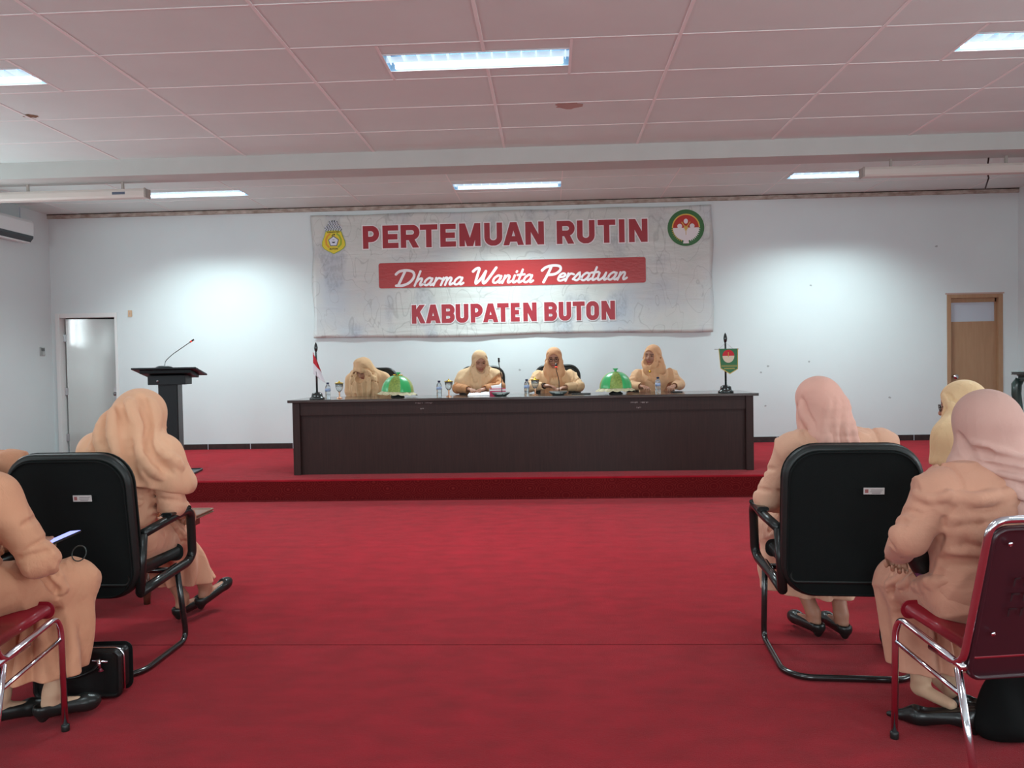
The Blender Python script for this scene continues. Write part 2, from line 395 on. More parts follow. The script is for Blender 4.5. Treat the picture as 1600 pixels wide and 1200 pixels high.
# doors
root = thing('door_1', None, None, (0, 0, 0)); struct(root)
mb = MB(); a0, a1, _, zt = LD
mb.box(a0, a0+.06, YB-.015, YB+.14, 0, zt, M_white); mb.box(a1-.035, a1, YB-.01, YB+.14, 0, zt, M_white); mb.box(a0+.06, a1-.035, YB-.008, YB+.139, zt-.06, zt, M_white)
mb.build('door_frame', root)
hinge = bpy.data.objects.new('door_leaf_pivot', None)
leafM = Matrix.Translation((a0+.085, YB+.10, 0)) @ Matrix.Rotation(math.radians(13), 4, 'Z')
mb = MB(); mb.box(0, .74, -.02, .02, .01, zt-.072, M_leaf, leafM); leaf = mb.build('door_leaf', root, .003)
mb = MB(); 
mb.tube([leafM @ Vector((.64, -.02, 1.0)), leafM @ Vector((.64, -.07, 1.0))], .012, M_steel); mb.tube([leafM @ Vector((.64, -.06, 1.0)), leafM @ Vector((.64, -.085, 1.0))], .026, M_steel, 14)
mb.box(.615, .665, -.026, -.02, .9, 1.1, M_steel, leafM); mb.build('door_knob', leaf)
for zz in (.35, 1.0, 1.75):
    mb = MB(); mb.box(-.03, .01, -.03, .03, zz, zz+.1, M_steel, leafM); mb.build('hinge', root)
root = thing('door_2', None, None, (0, 0, 0)); struct(root)
a0, a1, zb, zt = RD
mb = MB(); mb.box(a0, a0+.05, YB-.012, YB+.10, zb, zt, M_wood); mb.box(a1-.06, a1, YB-.012, YB+.10, zb, zt, M_wood); mb.box(a0+.05, a1-.06, YB-.011, YB+.099, zt-.05, zt, M_wood)
mb.build('door_frame', root, .003)
mb = MB(); mb.box(a0+.05, a1-.06, YB+.04, YB+.08, zb, 1.78, M_wood); mb.box(a0+.05, a0+.075, YB+.04, YB+.08, 1.78, 2.09, M_wood); mb.box(a1-.08, a1-.06, YB+.04, YB+.08, 1.78, 2.09, M_wood); mb.box(a0+.05, a1-.06, YB+.04, YB+.08, 2.035, 2.09, M_wood)
leaf = mb.build('door_leaf', root, .002)
mb = MB(); mb.box(a0+.075, a1-.08, YB+.055, YB+.065, 1.78, 2.035, M_frost); mb.build('pane', leaf)
mb = MB(); mb.tube([(a0+.10, YB+.04, 1.05), (a0+.10, YB-.02, 1.05)], .012, M_steel); mb.tube([(a0+.10, YB-.015, 1.05), (a0+.10, YB-.04, 1.05)], .03, M_chrome, 14); mb.build('door_knob', leaf)
mb = MB(); mb.box(a0-.02, a1+.02, YB-.006, YB, zt, zt+.02, M_faint); struct(mb.build('trim_4'))
# wall behind the doors so that the gaps stay dark
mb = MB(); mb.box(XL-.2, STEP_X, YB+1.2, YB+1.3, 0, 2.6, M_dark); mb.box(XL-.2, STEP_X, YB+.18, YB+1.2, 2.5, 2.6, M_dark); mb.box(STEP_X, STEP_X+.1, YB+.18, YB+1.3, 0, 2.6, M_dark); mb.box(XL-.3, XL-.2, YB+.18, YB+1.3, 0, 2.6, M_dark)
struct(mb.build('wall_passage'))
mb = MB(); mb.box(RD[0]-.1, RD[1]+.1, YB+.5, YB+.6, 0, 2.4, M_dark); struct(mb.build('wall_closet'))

# ---------------------------------------------------------------- smooth implicit surfaces (bodies and cloth)
BIG = 0.12
class Field:
    def __init__(s, lo, hi, h):
        s.lo = np.array(lo, np.float32); s.h = np.float32(h)
        s.n = np.ceil((np.array(hi)-np.array(lo))/h).astype(int)+1
        s.d = np.full(s.n, BIG, np.float32)
        s.ax = [s.lo[i]+s.h*np.arange(s.n[i], dtype=np.float32) for i in range(3)]
    def sub(s, lo, hi):
        sl = []
        for i in range(3):
            a = int(max(0, math.floor((lo[i]-s.lo[i])/s.h))); b = int(min(s.n[i], math.ceil((hi[i]-s.lo[i])/s.h)+1))
            if b <= a: return None
            sl.append(slice(a, b))
        return tuple(sl), s.ax[0][sl[0]][:, None, None], s.ax[1][sl[1]][None, :, None], s.ax[2][sl[2]][None, None, :]
    def _op(s, sl, q, k, op):
        a = s.d[sl]
        if op == 'u':
            if k > 0:
                h = np.maximum(k-np.abs(a-q), 0)/k; s.d[sl] = np.minimum(a, q)-h*h*k*0.25
            else: s.d[sl] = np.minimum(a, q)
        elif op == 's':
            q = -q
            if k > 0:
                h = np.maximum(k-np.abs(a-q), 0)/k; s.d[sl] = np.maximum(a, q)+h*h*k*0.25
            else: s.d[sl] = np.maximum(a, q)
    def cap(s, a, b, ra, rb=None, k=.02, op='u'):
        rb = ra if rb is None else rb
        a = np.array(a, float); b = np.array(b, float); R = max(ra, rb)+k+2.5*s.h
        r = s.sub(np.minimum(a, b)-R, np.maximum(a, b)+R)
        if r is None: return s
        sl, X, Y, Z = r; v = b-a; L2 = float(v @ v)+1e-12
        t = np.clip(((X-a[0])*v[0]+(Y-a[1])*v[1]+(Z-a[2])*v[2])/L2, 0, 1)
        q = np.sqrt((X-a[0]-t*v[0])**2+(Y-a[1]-t*v[1])**2+(Z-a[2]-t*v[2])**2)-(ra+(rb-ra)*t)
        s._op(sl, q.astype(np.float32), k, op); return s
    def ell(s, c, r, k=.02, op='u', M=None):
        c = np.array(c, float); r = np.array(r, float); R = r.max()+k+2.5*s.h
        q = s.sub(c-R, c+R)
        if q is None: return s
        sl, X, Y, Z = q; x, y, z = X-c[0], Y-c[1], Z-c[2]
        if M is not None:
            M = np.array(M)   # columns = local axes
            x, y, z = (x*M[0, i]+y*M[1, i]+z*M[2, i] for i in range(3))
        k0 = np.sqrt((x/r[0])**2+(y/r[1])**2+(z/r[2])**2); k1 = np.sqrt((x/r[0]**2)**2+(y/r[1]**2)**2+(z/r[2]**2)**2)+1e-9
        s._op(sl, (k0*(k0-1)/k1).astype(np.float32), k, op); return s
    def path(s, pts, r, k=.02, op='u'):
        rs = r if isinstance(r, (list, tuple)) else [r]*len(pts)
        for i in range(len(pts)-1): s.cap(pts[i], pts[i+1], rs[i], rs[i+1], k, op)
        return s
    def cut(s, p, nrm, k=.01):
        "remove everything on the side the normal points to"
        nrm = np.array(nrm, float); nrm /= np.linalg.norm(nrm); p = np.array(p, float)
        X, Y, Z = s.ax[0][:, None, None], s.ax[1][None, :, None], s.ax[2][None, None, :]
        q = ((X-p[0])*nrm[0]+(Y-p[1])*nrm[1]+(Z-p[2])*nrm[2]).astype(np.float32)
        h = np.maximum(k-np.abs(s.d-q), 0)/k; s.d = np.maximum(s.d, q)+h*h*k*.25; return s
    def disp(s, fn):
        m = s.d < BIG*.6
        i, j, l = np.nonzero(m)
        s.d[i, j, l] += fn(s.ax[0][i], s.ax[1][j], s.ax[2][l]).astype(np.float32); return s
    def mesh(s, relax=1):
        d = s.d; d[0] = d[-1] = BIG; d[:, 0] = d[:, -1] = BIG; d[:, :, 0] = d[:, :, -1] = BIG
        ins = d < 0; N = s.n
        cnt = np.zeros(N-1, np.int8)
        for a in (0, 1):
            for b in (0, 1):
                for c in (0, 1): cnt += ins[a:N[0]-1+a, b:N[1]-1+b, c:N[2]-1+c]
        I, J, K = np.nonzero((cnt > 0) & (cnt < 8))
        idx = np.full(N-1, -1, np.int32); idx[I, J, K] = np.arange(len(I))
        cr = {(a, b, c): d[I+a, J+b, K+c] for a in (0, 1) for b in (0, 1) for c in (0, 1)}
        acc = np.zeros((len(I), 3), np.float32); num = np.zeros(len(I), np.float32)
        for p in cr:
            for ax in range(3):
                if p[ax] == 0:
                    q = list(p); q[ax] = 1; q = tuple(q); u, v = cr[p], cr[q]; m = (u < 0) != (v < 0)
                    t = np.where(m, u/np.where(m, u-v, 1), 0)
                    for e in range(3): acc[:, e] += np.where(m, p[e]+(t if e == ax else 0), 0)
                    num += m
        V = (acc/num[:, None]+np.stack([I, J, K], 1))*s.h+s.lo
        Q = []
        for ax in range(3):
            sl0 = [slice(1, N[e]-1) for e in range(3)]; sl1 = list(sl0); sl0[ax] = slice(0, N[ax]-1); sl1[ax] = slice(1, N[ax])
            a = ins[tuple(sl0)]; b = ins[tuple(sl1)]; off = [1, 1, 1]; off[ax] = 0
            i, j, l = [v+o for v, o in zip(np.nonzero(a != b), off)]
            fl = ins[i, j, l]; o1, o2 = [e for e in range(3) if e != ax]
            def g(d1, d2):
                c = [i.copy(), j.copy(), l.copy()]; c[o1] -= d1; c[o2] -= d2; return idx[c[0], c[1], c[2]]
            q = np.stack([g(0, 0), g(1, 0), g(1, 1), g(0, 1)], 1)
            if ax == 1: fl = ~fl
            q[~fl] = q[~fl][:, ::-1]
            Q.append(q)
        Q = np.concatenate(Q)
        for _ in range(relax):
            S = np.zeros_like(V); c = np.zeros(len(V), np.float32)
            for e in range(4):
                a, b = Q[:, e], Q[:, (e+1) % 4]
                for u, v in ((a, b), (b, a)):
                    for x in range(3): S[:, x] += np.bincount(u, V[v, x], len(V))
                    c += np.bincount(u, minlength=len(V))
            V = V*.5+(S/np.maximum(c, 1)[:, None])*.5
        return V, Q
def sdf_obj(name, F, mats, parent=None, pick=None, relax=1, M=None):
    V, Q = F.mesh(relax)
    if M is not None: V = V @ np.array(M)[:3, :3].T + np.array(M)[:3, 3]
    me = bpy.data.meshes.new(name); me.vertices.add(len(V)); me.vertices.foreach_set('co', V.astype(np.float32).ravel())
    me.loops.add(Q.size); me.loops.foreach_set('vertex_index', Q.astype(np.int32).ravel())
    me.polygons.add(len(Q)); me.polygons.foreach_set('loop_start', np.arange(0, Q.size, 4, dtype=np.int32))
    me.update(calc_edges=True)
    for m in mats: me.materials.append(m)
    if pick is not None:
        me.polygons.foreach_set('material_index', pick(V[Q].mean(1)).astype(np.int32))
    me.polygons.foreach_set('use_smooth', np.ones(len(Q), bool)); me.update()
    o = bpy.data.objects.new(name, me); COL.objects.link(o); o.parent = parent
    return o

# ---------------------------------------------------------------- people
def cloth(name, rgb, rgb2=None, wr=0.5):
    return mat(name, rgb, 0.8, spec=0.15, sheen=0.12, var=(rgb2 or tuple(int(c*.95) for c in rgb), 7, one, 0.35), bump=(9, wr*1.1, 0.03, (1, 1, .7)))
V3 = lambda *a: np.array(a, float)
def rot(yaw=0, pitch=0, roll=0):
    "columns = axes of a head facing +y; yaw left, pitch up, roll to its left"
    return np.array(Euler((math.radians(pitch), math.radians(-roll), math.radians(yaw)), 'YXZ').to_matrix())
def hand(F, wr, d, up, curl=30, side=1, sc_=1.0, k=.008):
    "wr wrist, d finger direction, up back of the hand, side +1: thumb towards d x up"
    d = d/np.linalg.norm(d); up = up-d*(up @ d); up /= np.linalg.norm(up); s_ = np.cross(d, up)*side
    S = sc_
    F.cap(wr, wr+d*.045*S, .019*S, .021*S, k); F.ell(wr+d*.055*S, V3(.036, .042, .014)*S, .012, M=np.stack([s_, d, up], 1))
    for i, ln in enumerate((.068, .076, .071, .055)):
        b = wr+d*.086*S+s_*(.027-.018*i)*S; c0 = 0
        p = b-d*.02*S; q = b
        F.cap(p, q, .0092*S, .0088*S, k)
        for j in range(3):
            c0 += curl*(1+.12*i); a = math.radians(c0*.75)
            e = q+(d*math.cos(a)-up*math.sin(a)+s_*(.10-.07*i))*ln*S*(.42, .32, .26)[j]
            F.cap(q, e, (.0086-.0006*j)*S, (.0080-.0006*j)*S, .004); q = e
    b = wr+d*.025*S+s_*.024*S; m = b+(d*.6+s_*.7-up*.25)*.038*S; e = m+(d*.9+s_*.15-up*.35)*.032*S
    F.cap(b, m, .012*S, .0100*S, k); F.cap(m, e, .0098*S, .0085*S, k)

BASEJ = dict(pelvis=(0, 0, .57), waist=(0, .0, .72), chest=(0, .015, .88), neck=(0, .02, 1.01), head=(0, .05, 1.135),
             shR=(.165, .01, .965), shL=(-.165, .01, .965), elR=(.215, .04, .70), elL=(-.215, .04, .70),
             wrR=(.10, .27, .64), wrL=(-.10, .27, .64), hpR=(.09, .02, .55), hpL=(-.09, .02, .55),
             knR=(.11, .42, .52), knL=(-.11, .42, .52), anR=(.11, .44, .10), anL=(-.11, .44, .10),
             toR=(.11, .58, .05), toL=(-.11, .58, .05))
def person(loc, rz, label, J=None, head=(0, 0, 0), fist=(35, 35), tunic=None, skirt=None, scarf=None, scarf_fn=None,
           tunic_fn=None, skirt_fn=None, group=None, h=.0052, ch=.0058, hem=.17, glasses=False, shoes=True, foot_mat=None, sk=1.0, wide=1.0, hands_dir=None, brooch=None, watch=None, side_folds=True):
    root = thing('person', label, 'person', loc, rz, group)
    j = {a: np.array(b, float) for a, b in BASEJ.items()}
    for a, b in (J or {}).items(): j[a] = np.array(b, float)
    HM = rot(*head); hc = j['head']; H = lambda x, y, z: hc+HM @ np.array((x, y, z), float)
    allp = np.stack(list(j.values())); lo = allp.min(0)-.17; hi = allp.max(0)+.17; lo[2] = max(lo[2], -.02); hi[2] = hc[2]+.2
    # body
    F = Field(lo, hi, h)
    F.ell(j['pelvis'], (.155, .115, .11), .03); F.cap(j['pelvis'], j['waist'], .11, .095, .04); F.cap(j['waist'], j['chest'], .095, .115, .04)
    F.cap(j['shL'], j['shR'], .055, .055, .05); F.cap(j['chest'], j['neck'], .08, .05, .04); F.cap(j['neck'], H(0, -.02, -.04), .048, .045, .03)
    for s in 'LR':
        F.cap(j['sh'+s], j['el'+s], .042, .034, .03); F.cap(j['el'+s], j['wr'+s], .034, .023, .015)
        F.cap(j['hp'+s], j['kn'+s], .078, .056, .03); F.cap(j['kn'+s], j['an'+s], .05, .032, .02)
        F.cap(j['an'+s], j['an'+s]-V3(0, 0, .045)+(j['an'+s]-j['to'+s])*.12, .030, .026, .02)
        F.cap(j['an'+s]-V3(0, 0, .045), j['to'+s], .026, .020, .02)
    hd = hands_dir or {}
    for s, sg in (('L', -1), ('R', 1)):
        dd = hd.get(s) or (j['wr'+s]-j['el'+s]); dd = np.array(dd, float); up = V3(0, 0, 1) if abs(dd[2]) < .8*np.linalg.norm(dd) else V3(0, 1, 0)
        hand(F, j['wr'+s], dd, up, fist[0 if s == 'L' else 1], side=-sg, k=.006)
    F.ell(H(0, -.012, .03), (.072, .092, .083), .02, M=HM); F.ell(H(0, .028, -.04), (.056, .055, .064), .04, M=HM)
    F.ell(H(0, .062, -.090), (.024, .018, .016), .03, M=HM)                    # chin
    F.ell(H(0, .055, .028), (.058, .030, .034), .03, M=HM)                     # brow
    for sx in (-1, 1):
        F.ell(H(sx*.034, .066, -.030), (.022, .018, .022), .02, M=HM)          # cheek
        F.ell(H(sx*.031, .097, .010), (.019, .018, .012), .012, 's', M=HM)     # socket
        F.ell(H(sx*.031, .070, .009), (.013, .014, .010), .004, M=HM)          # eye
        F.ell(H(sx*.074, -.005, -.005), (.010, .018, .028), .008, M=HM)        # ear
    F.path([H(0, .078, .012), H(0, .096, -.012), H(0, .105, -.024)], [.008, .010, .013], .012); F.cap(H(-.013, .09, -.028), H(.013, .09, -.028), .009, .009, .008)
    F.ell(H(0, .080, -.052), (.025, .013, .0065), .006, M=HM); F.ell(H(0, .078, -.063), (.021, .013, .0065), .006, M=HM)
    F.ell(H(0, .097, -.0575), (.024, .006, .0018), .003, 's', M=HM)
    fm = foot_mat or M_skin
    def pick(C):
        q = (C-hc) @ HM; o = np.zeros(len(C), int)
        ax = np.abs(q[:, 0])
        o[((ax-.031)**2/.0125**2+(q[:, 2]-.008)**2/.0055**2 < 1) & (q[:, 1] > .05)] = 1
        o[(np.abs(q[:, 2]-(.030-.12*np.abs(ax-.033))) < .0032) & (ax > .014) & (ax < .05) & (q[:, 1] > .05)] = 1
        o[(q[:, 0]**2/.026**2+(q[:, 2]+.0575)**2/.0115**2 < 1) & (q[:, 1] > .068) & (np.abs(q[:, 2]) < .08)] = 2
        o[C[:, 2] < hem+.25] = np.where(o[C[:, 2] < hem+.25] == 0, 3, o[C[:, 2] < hem+.25])
        m = (C[:, 2] > .42); o[m & (o == 3)] = 0
        return o
    sdf_obj('body', F, [M_skin, M_eye, M_lip, fm], root, pick, 1)
    # tunic
    t = .018
    F = Field(lo, hi, ch)
    W = wide
    F.ell(j['pelvis']+V3(0, -.01, .02), (.185*W, .145*W, .12), .03); F.cap(j['pelvis']+V3(-.03, 0, .02), j['waist']+V3(-.03, 0, 0), .135*W, .115*W, .05); F.cap(j['pelvis']+V3(.03, 0, .02), j['waist']+V3(.03, 0, 0), .135*W, .115*W, .05)
    F.cap(j['waist']+V3(-.03, 0, 0), j['chest']+V3(-.04, 0, .02), .12*W, .122, .06); F.cap(j['waist']+V3(.03, 0, 0), j['chest']+V3(.04, 0, .02), .12*W, .122, .06)
    F.cap(j['shL']-V3(0, 0, .015), j['shR']-V3(0, 0, .015), .072, .072, .06); F.cap(j['chest'], j['neck']-V3(0, 0, .02), .10, .062, .05)
    for s in 'LR':
        F.cap(j['sh'+s]-V3(0, 0, .005), j['el'+s], .070, .058, .035); F.cap(j['el'+s], j['wr'+s]+(j['el'+s]-j['wr'+s])*.08, .058, .040, .02)
    def wrk(x, y, z):
        u = 38*z+10*np.sin(7*x+2)+9*y+3*np.sin(17*y+11*x); v = 26*(x*np.sign(x))+31*z+6*np.sin(12*y)
        r1 = (1-np.abs(np.sin(u/2)))**2; r2 = (1-np.abs(np.sin(v/2+1)))**2
        return -.012*r1*np.clip(np.sin(11*x+9*z+1)+.3, 0, 1)-.009*r2*np.clip(np.sin(9*z-13*x+5*y)+.1, 0, 1)
    F.disp(wrk)
    rnd = random.Random(label)
    for s in 'LR': sleeve_creases(F, j['sh'+s], j['el'+s], j['wr'+s], .06, rnd)
    torso_creases(F, j, rnd)
    for sg, s in ((-1, 'L'), (1, 'R')):                  # armhole seams
        q = j['sh'+s]+V3(-sg*.035, 0, 0); groove(F, [q+V3(0, .07*math.cos(a), .075*math.sin(a)) for a in (-.6, .3, 1.2, 1.9, 2.8, 3.7)], .0045, .006, .5)
    if tunic_fn: tunic_fn(F, j, H)
    for s in 'LR':                                    # open cuffs
        d = j['wr'+s]-j['el'+s]; d /= np.linalg.norm(d)
        p = j['wr'+s]-d*.01
        F.cap(p, p+d*.10, .034, .034, .004, 's')
    F.cut(j['pelvis']-V3(0, 0, .085), (0, .2, -1), .02)
    sdf_obj('tunic', F, [tunic], root, None, 1)
    # skirt
    F = Field(lo, (hi[0], hi[1], j['pelvis'][2]+.2), ch)
    F.ell(j['pelvis']-V3(0, .0, .02), (.178*W, .142, .10), .03)
    mid = lambda a: (j[a+'L']+j[a+'R'])/2
    for s in 'LR':
        F.cap(j['hp'+s], j['kn'+s], .108, .082, .05); b = j['an'+s]-V3(0, 0, .06); F.cap(j['kn'+s], b, .080*sk, .088*sk, .05)
    F.cap(mid('hp'), mid('kn')-V3(0, .03, .01), .09, .07, .06); F.cap(mid('kn')-V3(0, .02, .03), mid('an'), .075, .085*sk, .07)
    def pl(x, y, z):
        m = 1/(1+np.exp((z-.42)/.03)); c = (mid('kn')+mid('an'))/2; th = np.arctan2(y-c[1], x-c[0])
        return m*.015*np.sin(10*th+6*z)*(1+.5*np.sin(3*th))-.008*(1-m)*(1-np.abs(np.sin(.5*(24*x+17*y+30*z+6*np.sin(8*x-5*z)))))**2
    F.disp(pl)
    skirt_creases(F, j, rnd)
    if skirt_fn: skirt_fn(F, j, H)
    F.cut((0, 0, hem), (0, 0, -1), .004)
    for s in 'LR': F.cap(j['an'+s]-V3(0, 0, .1), j['an'+s]+V3(0, 0, max(.02, hem+.0-j['an'+s][2])), .042, .042, .004, 's')
    sdf_obj('skirt', F, [skirt or tunic], root, None, 1)
    # headscarf
    F = Field((lo[0], lo[1], j['waist'][2]-.1), hi, ch*.85)
    F.ell(H(0, -.016, .035), (.090, .110, .098), .02, M=HM); F.ell(H(0, .010, -.045), (.078, .074, .085), .04, M=HM)
    F.ell(H(0, -.055, -.02), (.07, .07, .075), .05, M=HM)
    F.cap(H(0, -.015, -.06), j['neck']+V3(0, .005, .0), .074, .085, .05)
    if scarf_fn: scarf_fn(F, j, H, HM)
    for sg in ((-1, 1) if side_folds else ()):
        groove(F, [H(sg*.055, .05, .075), H(sg*.09, .02, .02), H(sg*.088, -.01, -.05), H(sg*.06, -.03, -.12)], .007, .010, .45)
        fold(F, [H(sg*.06, .06, .05), H(sg*.078, .05, -.01), H(sg*.070, .05, -.07), H(sg*.04, .05, -.13)], .008, .012, .4)
        groove(F, [H(sg*.075, .055, -.02), H(sg*.075, .04, -.08), H(sg*.05, .05, -.15)], .007, .010, .45)
    F.ell(H(0, .105, -.016), (.061, .076, .086), .008, 's', M=HM)
    F.ell(H(0, .085, .01), (.050, .05, .058), .01, 's', M=HM)
    sdf_obj('headscarf', F, [scarf or tunic], root, None, 1)
    if shoes:
        for s in 'LR':
            a, b = j['an'+s]-V3(0, 0, .055), j['to'+s]; d = b-a; d /= np.linalg.norm(d)
            F = Field(np.minimum(a, b)-.09, np.maximum(a, b)+.09, .005)
            heel = a-d*.035; F.cap(heel-V3(0, 0, .003), b+V3(0, 0, -.004)+d*.015, .034, .031, .01); F.cap(b, b+d*.035, .030, .014, .02)
            F.cap(heel-V3(0, 0, .02), heel-V3(0, 0, .035), .022, .018, .01)
            F.cap(a+V3(0, 0, .035)-d*.035, b-d*.04+V3(0, 0, .04), .033, .026, .004, 's')
            F.cut((0, 0, max(.002, min(a[2], b[2])-.062)), (0, 0, -1), .002)
            sdf_obj('shoe', F, [M_blackp], root, None, 1)
    if brooch is not None:
        p_ = H(*brooch); mb = MB(); mb.lathe([(.0, -.006), (.012, -.004), (.014, 0), (.006, .006), (0, .007)], M_gold, 10, M=Matrix.Translation(p_) @ Matrix.Rotation(-math.pi/2, 4, 'X')); mb.build('brooch', root)
    if watch:
        a, b = j['el'+watch], j['wr'+watch]; d = Vector(b-a).normalized(); q = Vector(b)+d*.012; e1 = d.orthogonal().normalized(); e2 = d.cross(e1)
        mb = MB(); mb.tube([q+(e1*math.cos(t_)+e2*math.sin(t_))*.027 for t_ in np.linspace(0, 2*math.pi, 19)], .006, M_eye, 8); mb.build('watch', root)
    if glasses:
        mb = MB()
        for sx in (-1, 1):
            mb.tube([H(sx*.033+.024*math.cos(a), .098, .006+.019*math.sin(a)) for a in np.linspace(0, 2*math.pi, 17)], .0022, M_eye, 6)
            mb.tube([H(sx*.056, .098, .010), H(sx*.075, .02, .012)], .0018, M_eye, 6)
        mb.tube([H(-.010, .100, .010), H(.010, .100, .010)], .0018, M_eye, 6)
        mb.build('glasses', root)
    return root, j, H
def catm(P, sub=5):
    P = [np.array(p, float) for p in P]; out = []
    for i in range(len(P)-1):
        a, b, c, d = P[max(i-1, 0)], P[i], P[i+1], P[min(i+2, len(P)-1)]
        for s_ in range(sub):
            u = s_/sub; out.append(.5*((2*b)+(-a+c)*u+(2*a-5*b+4*c-d)*u*u+(-a+3*b-3*c+d)*u**3))
    return out+[P[-1]]
def snap(F, pts, off):
    "curve laid on the present surface of the field"
    out = []
    for p in catm(pts):
        ok = False
        for _ in range(14):
            i = np.round((p-F.lo)/F.h).astype(int)
            if (i < 2).any() or (i > F.n-3).any(): break
            d = float(F.d[tuple(i)]); g = np.array([float(F.d[tuple(i+e)]-F.d[tuple(i-e)]) for e in np.eye(3, dtype=int)])
            gn = np.linalg.norm(g)
            if gn < 1e-6: break
            g = g/gn
            if abs(d-off) < .0015: ok = True; break
            p = p-g*(d-off)*.8
        if ok or (gn > 1e-6 and abs(d-off) < .02): out.append(p)
    return out
def taper(r, n):
    r = np.interp(np.linspace(0, 1, n), np.linspace(0, 1, len(r)), r) if isinstance(r, (list, tuple)) else np.full(n, r, float)
    e = np.minimum(1, np.minimum(np.arange(n), np.arange(n)[::-1])/3+.35); return list(r*e)
def fold(F, pts, r=.012, k=.02, amp=.35):
    q = snap(F, pts, 0)
    if len(q) < 2: return
    rs = taper(r, len(q)); m = float(np.mean(rs)); F.path(snapraw(F, q, -m*(1-2*amp)), rs, k)
def groove(F, pts, r=.012, k=.018, amp=.35):
    q = snap(F, pts, 0)
    if len(q) < 2: return
    rs = taper(r, len(q)); m = float(np.mean(rs)); q = snapraw(F, q, m*(1-2*amp)); F.path(q, rs, k, 's')
def snapraw(F, pts, off):
    out = []
    for p in pts:
        for _ in range(6):
            i = np.clip(np.round((p-F.lo)/F.h).astype(int), 1, F.n-2); d = float(F.d[tuple(i)])
            g = np.array([float(F.d[tuple(i+e)]-F.d[tuple(i-e)]) for e in np.eye(3, dtype=int)]); gn = np.linalg.norm(g)
            if gn < 1e-6: break
            p = p-g/gn*(d-off)*.8
        out.append(p)
    return out

# cloths (all peach, each in its own shade)
C_A = cloth('peach cloth warm', (222, 168, 138)); C_As = cloth('peach scarf warm', (232, 180, 146), wr=.3)
C_B = cloth('peach cloth deep', (212, 154, 122)); C_D = cloth('peach cloth pale', (216, 168, 142)); C_Ds = cloth('rose scarf', (226, 174, 158), wr=.3)
C_E = cloth('cream yellow cloth', (224, 190, 148)); C_F = cloth('peach cloth dusty', (202, 148, 124)); C_Fs = cloth('dusty pink scarf', (204, 162, 150), wr=.3)
C_P = cloth('light peach cloth', (228, 188, 146)); C_P2 = cloth('orange peach cloth', (206, 146, 100)); C_P2s = cloth('cream scarf', (226, 190, 150), wr=.3)
C_P3s = cloth('apricot scarf', (226, 172, 130), wr=.3); C_P4 = cloth('pale apricot cloth', (230, 184, 144)); C_P4s = cloth('light apricot scarf', (232, 180, 138), wr=.3)

def sleeve_creases(F, a, el, b, r0, rnd):
    "short creases that gather round the elbow"
    for (p, q, n_) in ((a, el, 4), (el, b, 3)):
        d = (q-p)/np.linalg.norm(q-p); e1 = np.cross(d, (0.3, .5, 1)); e1 /= np.linalg.norm(e1); e2 = np.cross(d, e1); ln = np.linalg.norm(q-p)
        for i in range(n_):
            t = ln*(1-.10-.13*i) if n_ == 4 else ln*(.10+.14*i)
            a0 = rnd.uniform(0, 6.28); sp = rnd.uniform(1.2, 2.2); tilt = rnd.uniform(-.03, .03)
            pts = [p+d*(t+tilt*(u-.5)*2)+(e1*math.cos(a0+sp*u)+e2*math.sin(a0+sp*u))*r0 for u in (0, .33, .66, 1)]
            groove(F, pts, .0065, .012, .30)
def torso_creases(F, j, rnd):
    w_, c_ = j['waist'], j['chest']
    for i in range(9):
        z = w_[2]-.06+.028*i+rnd.uniform(-.006, .006); a0 = rnd.choice((-1.57, -1.1, -2.0, 1.57, .3, 2.8))+rnd.uniform(-.3, .3); sp = rnd.uniform(.6, 1.3); t = rnd.uniform(-.03, .03)
        c = w_+(c_-w_)*(z-w_[2])/max(.05, c_[2]-w_[2])
        pts = [V3(c[0]+.15*math.cos(a0+sp*u), c[1]+.12*math.sin(a0+sp*u), z+t*u) for u in (-.5, -.17, .17, .5)]
        groove(F, pts, .007, .012, .36); fold(F, [p-V3(0, 0, .014) for p in pts], .008, .016, .3)
def skirt_creases(F, j, rnd):
    for s in 'LR':
        h, k_ = j['hp'+s], j['kn'+s]
        for i in range(4):
            o = rnd.uniform(-.06, .06); u0 = rnd.uniform(.1, .5); u1 = u0+rnd.uniform(.25, .45)
            pts = [h+(k_-h)*u+V3(o+(.07 if s == 'R' else -.07)*w2, 0, .08-.10*w2) for u, w2 in ((u0, 0), ((u0+u1)/2, .5), (u1, 1.0))]
            groove(F, pts, .009, .014, .4); fold(F, [p+V3(0, .012, .010) for p in pts], .009, .016, .4)
def cape(F, j, H, HM, nr=.085):
    "scarf hanging as a cape over the shoulders"
    n = j['neck']
    for s, sg in (('L', -1), ('R', 1)):
        sh = j['sh'+s]; el = j['el'+s]; F.cap(H(sg*.02, -.02, -.02-(.085-nr)*2), sh+V3(0, 0, .0+(nr-.045)*.5), nr, nr*.5+.035, .05)
        F.cap(n, sh, .10, .085, .05); F.cap(sh, sh+(el-sh)*.45, .088, .086, .05)
    F.cap(n+V3(0, -.01, -.03), j['chest']+V3(-.06, -.035, -.02), .11, .118, .05); F.cap(n+V3(0, -.01, -.03), j['chest']+V3(.06, -.035, -.02), .11, .118, .05)
    F.cap(n+V3(0, .05, -.02), j['chest']+V3(0, .06, -.02), .08, .115, .05)
    F.cap(j['chest']+V3(-.06, 0, -.02), j['waist']+V3(-.05, .02, 0), .145, .15, .05); F.cap(j['chest']+V3(.06, 0, -.02), j['waist']+V3(.05, .02, 0), .145, .15, .05)
